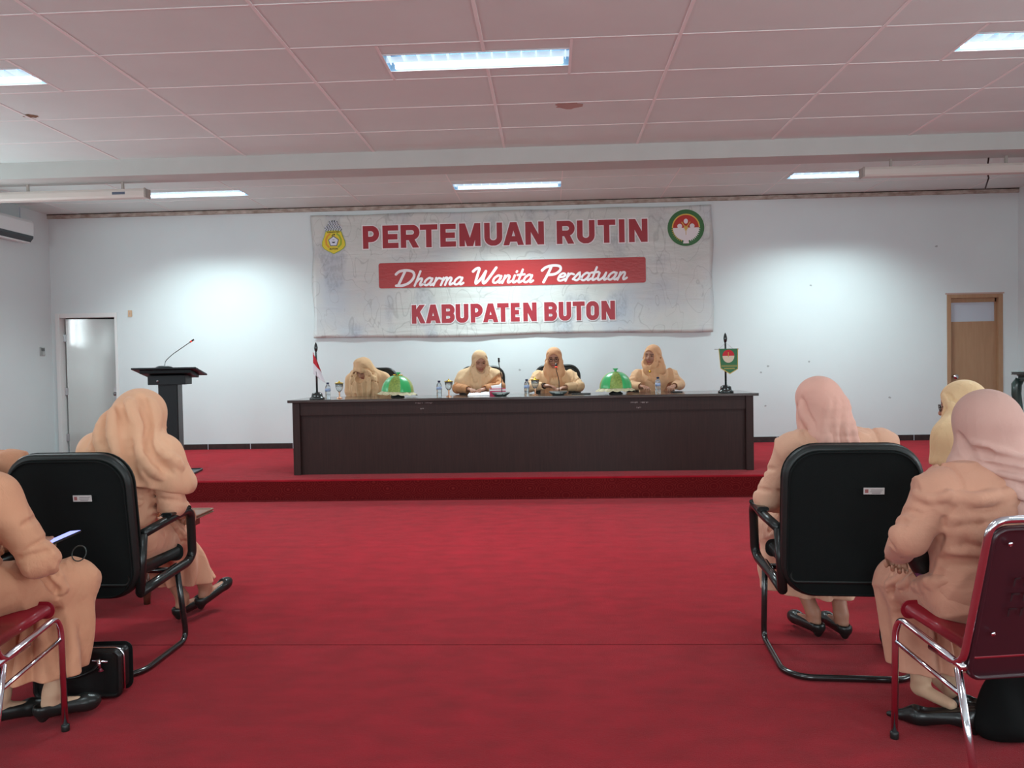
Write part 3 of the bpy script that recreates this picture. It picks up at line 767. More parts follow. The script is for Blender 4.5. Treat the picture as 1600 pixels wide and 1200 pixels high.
def pleats(j, amp=.007, nn=13, ph=0.0, zc=1.04, wd=.05):
    c = j['neck']
    def f(x, y, z):
        m = 1/(1+np.exp((z-zc)/wd)); th = np.arctan2(y-c[1], x-c[0])
        return m*amp*(np.sin(nn*th+ph+1.5*np.sin(5*z))+.4*np.sin(2.3*nn*th+2))
    return f

# ---------------------------------------------------------------- chairs
def black_chair(loc, rz, label, group='black cantilever visitor chairs', zs=1.0):
    t = thing('visitor_chair', label, 'chair', loc, rz, group)
    mb = MB(); R = .0135
    pts = [(-.275, .13, .40*zs), (-.265, .235, R), (-.265, -.17, R), (-.20, -.245, R), (.20, -.245, R), (.265, -.17, R), (.265, .235, R), (.275, .13, .40*zs)]
    mb.tube(pts, R, M_blackm, 12, bend=.07); mb.tube([(-.275, .13, .40*zs), (-.26, -.17, .37*zs)], R, M_blackm); mb.tube([(.275, .13, .40*zs), (.26, -.17, .37*zs)], R, M_blackm)
    mb.tube([(-.27, .10, .385*zs), (.27, .10, .385*zs)], R, M_blackm); mb.build('frame', t)
    mb = MB(); mb.rbox(0, .02, .435*zs, .50, .50, .085, .035, M_black); mb.build('seat', t)
    Mb = Matrix.Translation((0, -.185, .335*zs)) @ Matrix.Rotation(math.radians(7), 4, 'X')
    mb = MB(); mb.rbox(0, .012, .325*zs, .555, .075, .65*zs, .14, M_black, Mb, n=8); back = mb.build('backrest', t)
    mb = MB(); mb.rbox(0, -.030, .32*zs, .515, .014, .61*zs, .125, M_backfab, Mb, n=8); mb.build('back_panel', back)
    if zs == 1.0:
        mb = MB(); mb.box(.035, .115, -.0405, -.0375, .45, .477, M_label, Mb)
        for i, (z, x0, x1) in enumerate(((.468, .062, .108), (.461, .060, .104), (.455, .066, .100))):
            mb.box(x0, x1, -.0408, -.0405, z-.0012, z+.0012, M_labink, Mb)
        mb.box(.040, .053, -.0408, -.0405, .456, .471, M_labred, Mb)
        s_ = mb.build('asset_sticker', back); s_['label'] = 'small white asset sticker'
    for sx in (-1, 1):
        mb = MB(); x = sx*.31
        def armtube(pts, w, h):
            mb.tube(pts, [w]*len(pts), M_blackp, 10)
        loop = [(x-sx*.035, -.17, .615*zs), (x, -.02, .645*zs), (x, .17, .655*zs), (x, .215, .63*zs), (x-sx*.01, .245, .43*zs), (x-sx*.02, .215, .395*zs), (x-sx*.04, .02, .375*zs), (x-sx*.045, -.19, .36*zs)]
        mb.tube(loop, .021, M_blackp, 12, bend=.05)
        mb.tube([loop[0], loop[-1]], .020, M_blackp, 12)
        mb.rbox(x, .075, .668*zs, .052, .20, .022, .010, M_blackp)
        mb.build('armrest', t)
    return t
M_label = mat('silver white sticker', (196, 192, 190), 0.4); M_labink = mat('grey sticker print', (120, 112, 116), 0.6); M_labred = mat('red sticker emblem', (150, 90, 90), 0.6)
M_burg = mat('burgundy vinyl', (132, 18, 34), 0.4, coat=0.2, bump=(60, .1, .004, one)); M_burgd = mat('dark burgundy back board', (54, 20, 28), 0.4, coat=0.3)
M_burgink = mat('faded stencil paint', (40, 16, 22), 0.6)
def red_chair(loc, rz, label, group='chrome banquet chairs with burgundy pads'):
    t = thing('banquet_chair', label, 'chair', loc, rz, group); R = .0115
    for sx in (-1, 1):
        x = sx*.225
        mb = MB(); mb.tube([(x, .205, .012), (x, .195, .385), (x, .165, .432), (x, -.16, .385)], R, M_chrome, 12, bend=.05)
        leg = mb.build('leg', t); mb = MB(); mb.lathe([(.0135, 0), (.0145, .004), (.0145, .022), (.0125, .025)], M_blackp, 12, (x, .205, 0)); mb.build('rubber_foot', leg)
        mb = MB(); mb.tube([(x*1.06, -.24, .012), (x, -.13, .375)], R, M_chrome, 12)
        leg = mb.build('leg', t); mb = MB(); mb.lathe([(.0135, 0), (.0145, .004), (.0145, .022), (.0125, .025)], M_blackp, 12, (x*1.06, -.24, 0)); mb.build('rubber_foot', leg)
        mb = MB(); mb.tube([(x, .196, .345), (x*1.02, -.155, .30)], .008, M_chrome, 10); mb.build('side_stretcher', t)
    mb = MB(); mb.rbox(0, .045, .425, .43, .35, .065, .03, M_burg, Matrix.Translation((0, 0, .02)) @ Matrix.Rotation(math.radians(4), 4, 'X')); mb.build('seat', t)
    mb = MB(); x = .225
    pts = [(-x, .0, .395), (-x, -.15, .385), (-x, -.235, .70), (-x, -.275, .855), (x, -.275, .855), (x, -.235, .70), (x, -.15, .385), (x, .0, .395)]
    mb.tube(pts, R, M_chrome, 12, bend=.055); mb.build('back_frame', t)
    th = math.atan2(.11, .44); Mb = Matrix.Translation((0, -.205, .615)) @ Matrix.Rotation(th, 4, 'X')
    mb = MB(); mb.rbox(0, .0, -.03, .425, .028, .51, .05, M_burgd, Mb); bk = mb.build('backrest', t)
    mb = MB(); mb.rbox(0, .032, -.01, .40, .04, .42, .06, M_burg, Mb); mb.build('back_cushion', bk)
    mb = MB()
    for sx, sz in ((-1, .175), (1, .175), (-1, -.12), (1, -.12)): mb = MB(); mb.lathe([(.0, -.004), (.007, -.002), (.007, .002)], M_chrome, 10, M=Mb @ Matrix.Translation((sx*.155, -.016, sz)) @ Matrix.Rotation(math.pi/2, 4, 'X')); mb.build('rivet', bk)
    rnd = random.Random(4)
    for row, z in enumerate((.05, .0, -.05)):
        mb = MB(); xx = -.12
        while xx < .15:
            wd = .018+.012*rnd.random(); mb.box(xx, xx+.006, -.0148, -.0142, z-.014, z+.014, M_burgink, Mb); mb.box(xx, xx+wd, -.0148, -.0142, z+.008, z+.014, M_burgink, Mb)
            xx += wd+.012
        mb.build('stencil_line', bk)
    return t

black_chair((-2.06, 3.56, 0), 0, 'black visitor chair at left, its back towards us, woman in long peach scarf on it')
black_chair((1.235, 3.55, 0), math.radians(-4), 'black visitor chair at right, its back towards us, woman in rose scarf on it')
black_chair((-2.80, 3.56, 0), 0, 'black visitor chair at the left edge, all but outside the photo')
red_chair((-2.03, 2.63, 0), math.radians(2), 'chrome and burgundy chair cut off at the left edge of the photo')
red_chair((1.43, 2.645, 0), math.radians(9), 'chrome and burgundy chair in the bottom right corner, nearest of all')
red_chair((2.27, 4.21, 0), math.radians(30), 'chrome and burgundy chair hidden behind the dusty pink scarf')
for x, lb in ((-2.12, 'black chair behind the panel table, behind the bowed woman'), (-.82, 'black chair behind the panel table, behind the woman reading papers'),
              (.085, 'black chair behind the panel table, behind the woman speaking'), (1.18, 'black chair behind the panel table, hidden by the woman at its right end')):
    black_chair((x, 9.36 if x != 1.18 else 9.33, STAGE), math.pi, lb, 'black chairs behind the panel table', 1.12 if x != 1.18 else .98)

# ---------------------------------------------------------------- the audience
def scarf_A(F, j, H, HM):
    cape(F, j, H, HM, .045)
    F.cap(H(.01, -.03, -.02), j['neck']+V3(.0, -.03, .02), .115, .125, .05)
    sh = j['shR']
    F.cap(sh+V3(0, 0, .0), sh+V3(.06, .06, -.13), .085, .07, .05)
    F.disp(pleats(j, .005, 9, .4, 1.05))
    c = j['chest']
    for pts, r in (([H(.075, -.03, .05), H(.085, -.01, .01), H(.09, .0, -.03), sh+V3(.02, -.04, .05), sh+V3(.10, .0, -.05)], .018),
                   ([H(.045, -.08, .03), H(.08, -.06, -.05), sh+V3(-.03, -.09, .03), sh+V3(.06, -.07, -.09)], .022),
                   ([H(.02, -.11, .0), H(.05, -.12, -.10), c+V3(.08, -.17, .02), c+V3(.14, -.16, -.10)], .024),
                   ([H(-.03, -.11, -.01), H(-.02, -.13, -.12), c+V3(-.02, -.18, -.0), c+V3(-.02, -.18, -.12)], .024),
                   ([H(-.07, -.08, -.0), H(-.09, -.09, -.10), c+V3(-.12, -.13, .02), c+V3(-.14, -.13, -.10)], .022)):
        fold(F, pts, r, .02, .42)
    for pts in ([H(.06, -.06, .06), H(.09, -.04, -.02), sh+V3(-.01, -.07, .05), sh+V3(.09, -.04, -.07)], [H(.035, -.10, .01), H(.07, -.09, -.08), c+V3(.13, -.13, .03), c+V3(.17, -.1, -.08)],
                [H(.0, -.12, -.04), c+V3(.03, -.18, .06), c+V3(.05, -.18, -.10)], [H(-.05, -.10, -.02), c+V3(-.07, -.16, .05), c+V3(-.08, -.16, -.10)]):
        groove(F, pts, .012, .022, .4)
    F.cut(j['chest']+V3(0, 0, -.05), (-.25, -.15, -1), .01)
person((-2.02, 3.60, 0), math.radians(-14), 'woman in long peach scarf on the left black chair, face turned right',
       dict(waist=(.01, .03, .72), chest=(.03, .06, .87), neck=(.05, .075, 1.0), head=(.07, .115, 1.105), shR=(.20, .07, .925), shL=(-.13, .05, .94),
            elR=(.24, .09, .70), wrR=(.15, .27, .64), elL=(-.20, .09, .70), wrL=(-.02, .30, .62),
            knR=(.0, .40, .47), knL=(-.18, .40, .47), anR=(.0, .61, .16), toR=(.02, .745, .14), anL=(-.10, .55, .11), toL=(-.10, .69, .055)),
       head=(-28, -18, 8), tunic=C_A, scarf=C_As, scarf_fn=scarf_A, side_folds=False, hem=.20, wide=.95, sk=.85)

def scarf_D(F, j, H, HM):
    # cloth drawn to the nape, then a wide flat tail down the back
    n = j['neck']
    F.cap(H(.0, -.07, -.03), n+V3(0, -.05, -.02), .075, .07, .04)
    for x in (-.085, -.04, 0, .04, .08): F.cap(n+V3(x*.5, -.07, .03), n+V3(x*1.05+.01, -.125, -.22), .045, .030, .03)
    for s, sg in (('L', -1), ('R', 1)): F.cap(H(sg*.03, 0, -.06), n+V3(sg*.07, .03, -.01), .07, .055, .04)
    F.cap(H(0, .02, -.08), j['chest']+V3(0, .09, .0), .07, .07, .04)
    for x, r in ((-.075, .013), (-.02, .010), (.035, .012), (.085, .012)):
        fold(F, [H(x*.5, -.115, .02), n+V3(x*.8, -.125, .02), n+V3(x*1.15+.01, -.155, -.2)], [r*.6, r, r], .018)
    for x in (-.048, .008, .062): groove(F, [n+V3(x*.7, -.14, .03), n+V3(x*1.1+.01, -.165, -.2)], .008, .016)
    groove(F, [H(-.085, -.01, .05), H(-.092, -.03, -.02), H(-.075, -.06, -.09)], .010)
    groove(F, [H(-.08, .03, .02), H(-.085, .015, -.05), H(-.07, -.01, -.11)], .008)
    fold(F, [H(-.075, .0, .03), H(-.085, -.01, -.04), H(-.06, -.06, -.11), n+V3(-.05, -.12, -.06)], .012)
person((1.245, 3.60, 0), 0, 'woman in rose headscarf seated on the right black chair, seen from behind',
       dict(head=(-.055, .03, 1.115), neck=(-.01, .01, .995), shL=(-.175, -.01, .935), shR=(.205, .0, .945), elL=(-.275, .05, .70), wrL=(-.17, .26, .63), elR=(.265, .05, .69),
            knL=(-.13, .42, .50), knR=(.12, .42, .50), anL=(-.005, .27, .11), toL=(-.05, .40, .05), anR=(.115, .24, .11), toR=(.095, .38, .05)),
       head=(24, -6, 8), tunic=C_D, scarf=C_Ds, scarf_fn=scarf_D, side_folds=False, skirt_fn=lambda F, j, H: F.path([(-.12, .38, .48), (-.165, .40, .30), (-.165, .40, .15)], .055, .05), hem=.19, sk=1.12)

def scarf_F(F, j, H, HM):
    n = j['neck']
    F.ell(H(0, -.045, .02), (.094, .105, .098), .03, M=HM)
    F.cap(H(0, -.03, -.08), n+V3(.02, -.05, .0), .085, .07, .04); F.cap(H(.02, -.06, -.09), n+V3(.07, -.09, -.05), .06, .055, .03)
    for s, sg in (('L', -1), ('R', 1)): F.cap(H(sg*.02, 0, -.08), n+V3(sg*.06, .02, .0), .07, .05, .04)
    # tied tail
    F.cap(n+V3(.05, -.105, -.02), n+V3(.035, -.150, -.17), .062, .038, .03); F.cap(n+V3(.10, -.10, -.03), n+V3(.075, -.150, -.155), .050, .028, .03)
    F.cap(n+V3(.02, -.12, -.04), n+V3(.015, -.155, -.20), .035, .016, .03)
    for k_, (z, r) in enumerate(((.045, .016), (.012, .017), (-.022, .018), (-.055, .016))):
        fold(F, [n+V3(-.075, -.045, z+.045), n+V3(-.01, -.115, z+.01), n+V3(.055, -.145, z-.01), n+V3(.13, -.11, z+.035)], [r*.5, r, r, r*.7], .014)
    for z in (.03, -.004, -.04): groove(F, [n+V3(-.05, -.09, z+.03), n+V3(.02, -.145, z-.004), n+V3(.09, -.15, z)], .008, .012)
    fold(F, [n+V3(-.02, -.12, -.03), n+V3(.05, -.165, -.10), n+V3(.11, -.14, -.10)], .014, .014)
    groove(F, [n+V3(-.0, -.15, -.07), n+V3(.06, -.18, -.12), n+V3(.10, -.15, -.12)], .008, .012)
    fold(F, [n+V3(.09, -.12, -.05), n+V3(.03, -.165, -.16)], [.016, .010], .012)
    groove(F, [H(-.088, -.02, -.01), H(-.08, -.05, -.075), n+V3(-.04, -.09, .05)], .010)
    groove(F, [H(.07, -.09, -.01), H(.085, -.09, -.05), H(.09, -.06, -.09)], .009)
def tunic_F(F, j, H):
    w_ = j['waist']
    for i in range(6):
        z = w_[2]+.02+.035*i
        q = .02*math.sin(i*2.1); fold(F, [V3(-.15+q, -.05, z-.02), V3(-.08, -.115, z-.005+q), V3(.02, -.13, z+.012), V3(.12+q, -.11, z+.02+q)], [.004, .007, .006, .003], .030)
    groove(F, [V3(-.17, -.02, w_[2]-.04), V3(-.1, -.12, w_[2]-.03), V3(.1, -.13, w_[2]-.03)], .010, .02)
    sh, el = j['shL'], j['elL']
    fold(F, [sh+V3(-.07, 0, -.01), sh+V3(-.06, -.06, -.015), sh+V3(-.01, -.08, .0)], .010, .014)
def skirt_F(F, j, H):
    for a, b in ((-.02, .0), (.03, .02), (.07, .03)):
        fold(F, [V3(-.13+a, -.12+b, .62), V3(-.20+a, .0+b, .60-b), V3(-.17+a, .14+b, .53)], [.006, .012, .008], .016)
person((1.41, 2.70, 0), math.radians(8), 'woman in knotted dusty pink headscarf on the nearest burgundy chair at right',
       dict(waist=(-.0, .0, .70), chest=(.01, .02, .84), neck=(.035, .03, .955), head=(.05, .055, 1.075), shL=(-.145, .0, .885), shR=(.215, .0, .885),
            elL=(-.255, -.01, .735), wrL=(-.215, .13, .65), elR=(.28, .02, .66), wrR=(.12, .25, .62),
            hpL=(-.055, .02, .53), hpR=(.09, .02, .53), knL=(-.035, .40, .475), knR=(.17, .41, .48), anL=(-.0, .33, .13), toL=(.03, .20, .08), anR=(.14, .36, .10), toR=(.16, .48, .05), pelvis=(.015, .0, .555)),
       head=(-4, -14, 2), tunic=C_F, scarf=C_Fs, scarf_fn=scarf_F, side_folds=False, tunic_fn=tunic_F, skirt_fn=skirt_F, hem=.16, shoes=False, foot_mat=M_stock, fist=(75, 40), ch=.0052, h=.005, sk=1.0, wide=.93,
       hands_dir=dict(L=(.06, .10, -.05)))

def scarf_B(F, j, H, HM):
    n = j['neck']
    for sg in (-1, 1): F.cap(H(sg*.03, .01, -.06), n+V3(sg*.06, .02, .0), .07, .055, .04)
    F.cap(n+V3(0, -.04, .02), n+V3(0, -.08, -.14), .06, .05, .04)
def tunic_B(F, j, H):
    w_ = j['waist']
    for i in range(4): fold(F, [V3(-.10, -.14, w_[2]-.08+.05*i), V3(.06, -.13, w_[2]-.09+.05*i), V3(.18, -.03, w_[2]-.07+.04*i)], [.005, .010, .006], .016)
    fold(F, [j['elR']+V3(.05, -.02, -.01), j['elR']+V3(.02, .05, -.055), j['elR']+V3(-.04, .08, -.05)], .010, .016)
person((-2.13, 2.66, 0), 0, 'woman in peach at the left edge, her head outside the photo, holding a lit phone',
       dict(waist=(.015, .02, .71), chest=(.03, .06, .86), neck=(-.03, .10, .975), head=(-.10, .15, 1.09), shR=(.165, .07, .90), shL=(-.18, .07, .93),
            elR=(.295, .10, .655), wrR=(.17, .29, .655), elL=(-.2, .12, .70), wrL=(.0, .33, .66), hpR=(.11, .05, .55),
            knR=(.255, .36, .505), knL=(.06, .40, .50), anR=(.235, .24, .12), toR=(.315, .325, .05), anL=(.06, .20, .12), toL=(.13, .28, .05)),
       head=(0, -30, 0), tunic=C_B, skirt=C_B, scarf=C_As, scarf_fn=scarf_B, tunic_fn=tunic_B, foot_mat=M_stock, hem=.18, ch=.0055, fist=(60, 50), hands_dir=dict(R=(-.05, .12, .03)))
person((-2.79, 3.60, 0), 0, 'woman in peach beyond the left edge, only her shoulder and sleeve in the photo',
       dict(elR=(.355, .03, .77), wrR=(.25, .24, .66), shR=(.27, .02, .90), head=(-.03, .05, 1.11)), head=(0, -20, 0), tunic=C_B, scarf=C_As, scarf_fn=scarf_B, h=.009, ch=.009)
def scarf_E(F, j, H, HM):
    cape(F, j, H, HM); F.disp(pleats(j, .007, 8, 1.2)); F.cut(j['waist']+V3(0, 0, .05), (0, 0, -1), .01)
    fold(F, [H(-.05, .06, .07), H(-.085, .02, .0), H(-.07, .0, -.10)], .012)
person((2.20, 4.28, 0), math.radians(35), 'woman in cream yellow scarf and glasses, seated behind the dusty pink scarf',
       dict(head=(0, .06, 1.065), neck=(0, .02, .955), shL=(-.18, .0, .90), shR=(.18, .0, .90), elL=(-.22, .03, .66), elR=(.22, .03, .66), chest=(0, .015, .85)), head=(22, -12, 0), tunic=C_E, scarf=C_E, scarf_fn=scarf_E, glasses=True, h=.007)

# ---------------------------------------------------------------- the panel
def scarf_P1(F, j, H, HM):
    cape(F, j, H, HM, .07)
    F.cap(H(.0, .075, .065), H(0, .02, .09), .040, .07, .04); F.cap(H(-.035, .08, .055), H(.035, .08, .055), .028, .028, .03)
    for x, r in ((-.07, .018), (.07, .018), (-.12, .016), (.12, .02)):
        fold(F, [H(x*.9, .03, .03), H(x*1.15, .05, -.08), j['chest']+V3(x*1.1, .16, .02), j['waist']+V3(x*1.2, .17, -.03)], [r*.7, r, r, r], .02)
    F.disp(pleats(j, .009, 12, .5, 1.02)); F.cut(j['waist']+V3(0, 0, -.05), (0, 0, -1), .01)
YP = 9.24
person((-2.10, YP, STAGE), math.pi, 'woman at the left end of the panel table, head bowed under a long cream scarf',
       dict(chest=(.01, .07, .88), neck=(.02, .12, 1.0), head=(.03, .185, 1.085), shL=(-.165, .08, .95), shR=(.165, .08, .95), elL=(-.21, .10, .70), wrL=(-.10, .24, .66), elR=(.21, .10, .70), wrR=(.10, .24, .66)),
       head=(-30, -42, 6), tunic=C_P, scarf=C_P, scarf_fn=scarf_P1, group='women at the panel table', h=.006)
def scarf_P2(F, j, H, HM):
    cape(F, j, H, HM, .045); fold(F, [H(.08, .05, .05), H(.085, .03, -.04), H(.05, .06, -.12), j['chest']+V3(.03, .17, .03)], [.01, .014, .016, .018])
    fold(F, [H(-.08, .05, .03), H(-.075, .04, -.06), H(-.0, .08, -.15)], .012)
    F.disp(pleats(j, .006, 10, .5, 1.02)); F.cut(j['chest']+V3(0, .1, -.09), (0, -.25, -1), .01)
    F.cut(j['neck']+V3(-.15, .13, -.04), (-1, .6, -.9), .01)
person((-.81, YP, STAGE), math.pi, 'woman reading a paper at the panel table, cream scarf over an orange peach tunic',
       dict(chest=(0, .06, .89), neck=(0, .09, 1.02), head=(-.01, .13, 1.145), shL=(-.17, .06, .965), shR=(.17, .06, .965), elL=(-.24, .17, .86), wrL=(-.08, .37, .84), elR=(.25, .16, .85), wrR=(.10, .38, .84)),
       head=(14, -20, -3), tunic=C_P2, scarf=C_P2s, scarf_fn=scarf_P2, brooch=(-.02, .13, -.17), group='women at the panel table', h=.0055)
def scarf_P3(F, j, H, HM):
    n = j['neck']
    for sg in (-1, 1):
        F.cap(H(sg*.03, .01, -.06), n+V3(sg*.07, .04, .0), .07, .055, .04)
        fold(F, [H(sg*.07, .05, -.02), n+V3(sg*.075, .11, .02), j['chest']+V3(sg*.09, .155, .0), j['waist']+V3(sg*.10, .17, .0)], [.018, .024, .026, .022], .03)
    F.cap(H(0, -.01, -.13), j['waist']+V3(0, .09, .03), .065, .08, .04)
    F.cap(n+V3(-.04, .06, -.04), j['waist']+V3(-.06, .09, .02), .06, .075, .04); F.cap(n+V3(.04, .06, -.04), j['waist']+V3(.06, .09, .02), .06, .075, .04)
    for x in (-.05, 0, .05): groove(F, [j['chest']+V3(x*.6, .20, .08), j['waist']+V3(x*1.2, .20, .0)], .010, .02)
    F.disp(pleats(j, .005, 12, .1, 1.02))
person((.045, YP, STAGE), math.pi, 'woman in glasses speaking into a microphone at the panel table',
       dict(chest=(0, .06, .90), neck=(0, .09, 1.04), head=(0, .125, 1.165), shL=(-.18, .06, .965), shR=(.18, .06, .965), elL=(-.28, .18, .85), wrL=(-.12, .34, .84), elR=(.28, .20, .85), wrR=(.12, .36, .865)),
       head=(-3, -10, 0), tunic=C_P, scarf=C_P3s, scarf_fn=scarf_P3, watch='R', group='women at the panel table', glasses=True, h=.0055, fist=(25, 25), hands_dir=dict(R=(-.16, .05, .0)))
def scarf_P4(F, j, H, HM):
    n = j['neck']
    for sg in (-1, 1): F.cap(H(sg*.03, .01, -.06), n+V3(sg*.07, .04, .0), .07, .06, .04)
    fold(F, [H(.06, .05, -.06), n+V3(.10, .12, -.02), j['chest']+V3(.12, .155, -.0), j['waist']+V3(.12, .16, .03)], [.03, .035, .035, .03], .03)
    fold(F, [H(-.07, .02, -.02), H(-.06, .05, -.11), n+V3(-.02, .13, -.05), j['chest']+V3(-.10, .15, .03)], [.022, .030, .028, .022], .025)
    fold(F, [H(-.085, .0, .04), H(-.09, .0, -.06), n+V3(-.07, .08, .0), n+V3(-.10, .12, -.07)], [.014, .02, .026, .024], .03)
    F.cap(H(0, -.01, -.13), j['chest']+V3(.02, .09, .02), .06, .07, .04)
    for a in (.03, .075): groove(F, [n+V3(a, .15, .02), j['chest']+V3(a+.02, .18, -.03), j['waist']+V3(a+.03, .19, .06)], .008, .016)
person((1.18, YP, STAGE), math.pi, 'woman at the right end of the panel table, face turned left, light apricot scarf',
       dict(chest=(0, .06, .90), neck=(0, .07, 1.045), head=(.02, .095, 1.175), shL=(-.19, .05, .96), shR=(.18, .05, .96), elL=(-.27, .17, .85), wrL=(-.18, .36, .84), elR=(.28, .16, .85), wrR=(.18, .36, .84)),
       head=(-34, -4, 3), tunic=C_P4, scarf=C_P4s, scarf_fn=scarf_P4, brooch=(-.04, .14, -.16), group='women at the panel table', h=.0055, wide=1.08)

# ---------------------------------------------------------------- panel table and what stands on it
TT = .99; T0, T1 = 8.14, 9.00
t = thing('panel_table', 'long dark wenge panel table with a closed front on the stage', 'table', (-.32, 8.57, STAGE), 0)
def TX(x): return x+.32
mb = MB(); mb.box(TX(-2.72), TX(2.09), T0-8.57, T1-8.57, TT-STAGE-.028, TT-STAGE, M_tabtop); mb.build('tabletop', t, .003)
for x0, x1 in ((-2.675, -2.60), (1.965, 2.04)):
    mb = MB(); mb.box(TX(x0), TX(x1), T0+.02-8.57, T1-.06-8.57, 0, TT-STAGE-.028, M_table); mb.build('side_panel', t, .003)
mb = MB(); mb.box(TX(-2.60), TX(1.965), T0+.04-8.57, T0+.06-8.57, .62, TT-STAGE-.028, M_table); a_ = mb.build('apron', t)
M_chalk = mat('faded white print', (150, 138, 136), 0.7)
def marks(px, py, n, dash=.012):
    rnd = random.Random(int(px)); mb = MB(); p = at(px, py, T0+.04); x = p.x
    for i in range(n):
        if i == n//2 and n > 6: x += .02
        hh = .012
        mb.box(TX(x), TX(x+.0025), T0+.0385-8.57, T0+.0398-8.57, p.z-STAGE-hh, p.z-STAGE+hh*.2, M_chalk)
        mb.box(TX(x), TX(x+.009), T0+.0385-8.57, T0+.0398-8.57, p.z-STAGE-hh*(rnd.choice((.1, .5, 1.0)))-.0015, p.z-STAGE-hh*rnd.choice((0, .3))+.0005, M_chalk)
        x += .0135
    o = mb.build('printed_mark', a_); o['label'] = 'small faded white inventory lettering'
marks(649, 629, 12); marks(657, 637.5, 3); marks(664, 624.5, 4); marks(985.5, 628, 12); marks(994.5, 636, 4)
mb = MB(); mb.box(TX(-2.60), TX(1.965), T0+.065-8.57, T0+.083-8.57, 0, .63, M_table); mb.build('modesty_panel', t)

def onT(px, Y): p = at(px, 600, Y); return (p.x, Y, TT)
M_bottle = mat('bottle plastic', (226, 236, 240), 0.08, trans=0.85, ior=1.25); M_cap = mat('navy bottle cap', (34, 46, 78), 0.4); M_blabel = mat('blue bottle label', (86, 116, 178), 0.5, var=((190, 204, 226), 60, one, .2))
bl = [(512, 8.42, 'water bottle at the left end of the table, beside the red and white flag'), (686, 8.42, 'water bottle left of the woman reading papers'), (823, 8.42, 'water bottle left of the speaking woman'), (1028, 8.38, 'water bottle in front of the woman at the right end')]
pr = None
for px, Y, lb in bl:
    g = 'small water bottles on the panel table'
    if pr is None:
        t = thing('water_bottle', lb, 'bottle', onT(px, Y), 0, g); pr = t
        mb = MB(); mb.lathe([(.024, 0), (.028, .004), (.028, .045), (.0265, .05), (.028, .055), (.028, .115), (.024, .135), (.0125, .152), (.0125, .158)], M_bottle, 20); mb.build('bottle_body', t)
        mb = MB(); mb.lathe([(.0145, .156), (.0145, .172), (.013, .174)], M_cap, 16); mb.build('cap', t)
        mb = MB(); mb.lathe([(.0285, .078), (.0285, .108)], M_blabel, 20); mb.build('bottle_label', t)
    else:
        t = copy_tree(pr); t.location = onT(px, Y); t['label'] = lb
pr = None
for px, Y, lb in [(530, 8.45, 'gold lidded goblet left of the bowed woman'), (701, 8.42, 'gold lidded goblet left of the woman reading papers'), (836, 8.48, 'gold lidded goblet beside the sleeve of the speaking woman')]:
    if pr is None:
        t = thing('goblet', lb, 'goblet', onT(px, Y), 0, 'lidded goblets on the panel table'); pr = t
        mb = MB(); mb.lathe([(.014, .072), (.030, .09), (.038, .115), (.043, .160), (.0415, .160), (.036, .115), (.028, .092), (.010, .075)], M_glass, 20); mb.build('bowl', t)
        mb = MB(); mb.lathe([(.033, 0), (.031, .005), (.010, .012), (.006, .03), (.010, .04), (.006, .05), (.012, .072)], mat('rose gold stem', (212, 156, 120), .3, metal=.6), 18); mb.build('stem', t)
        mb = MB(); mb.lathe([(.050, .161), (.050, .165), (.020, .172), (.006, .176), (.009, .184), (.004, .190)], M_gold, 20); mb.build('lid', t)
    else:
        t = copy_tree(pr); t.location = onT(px, Y); t['label'] = lb
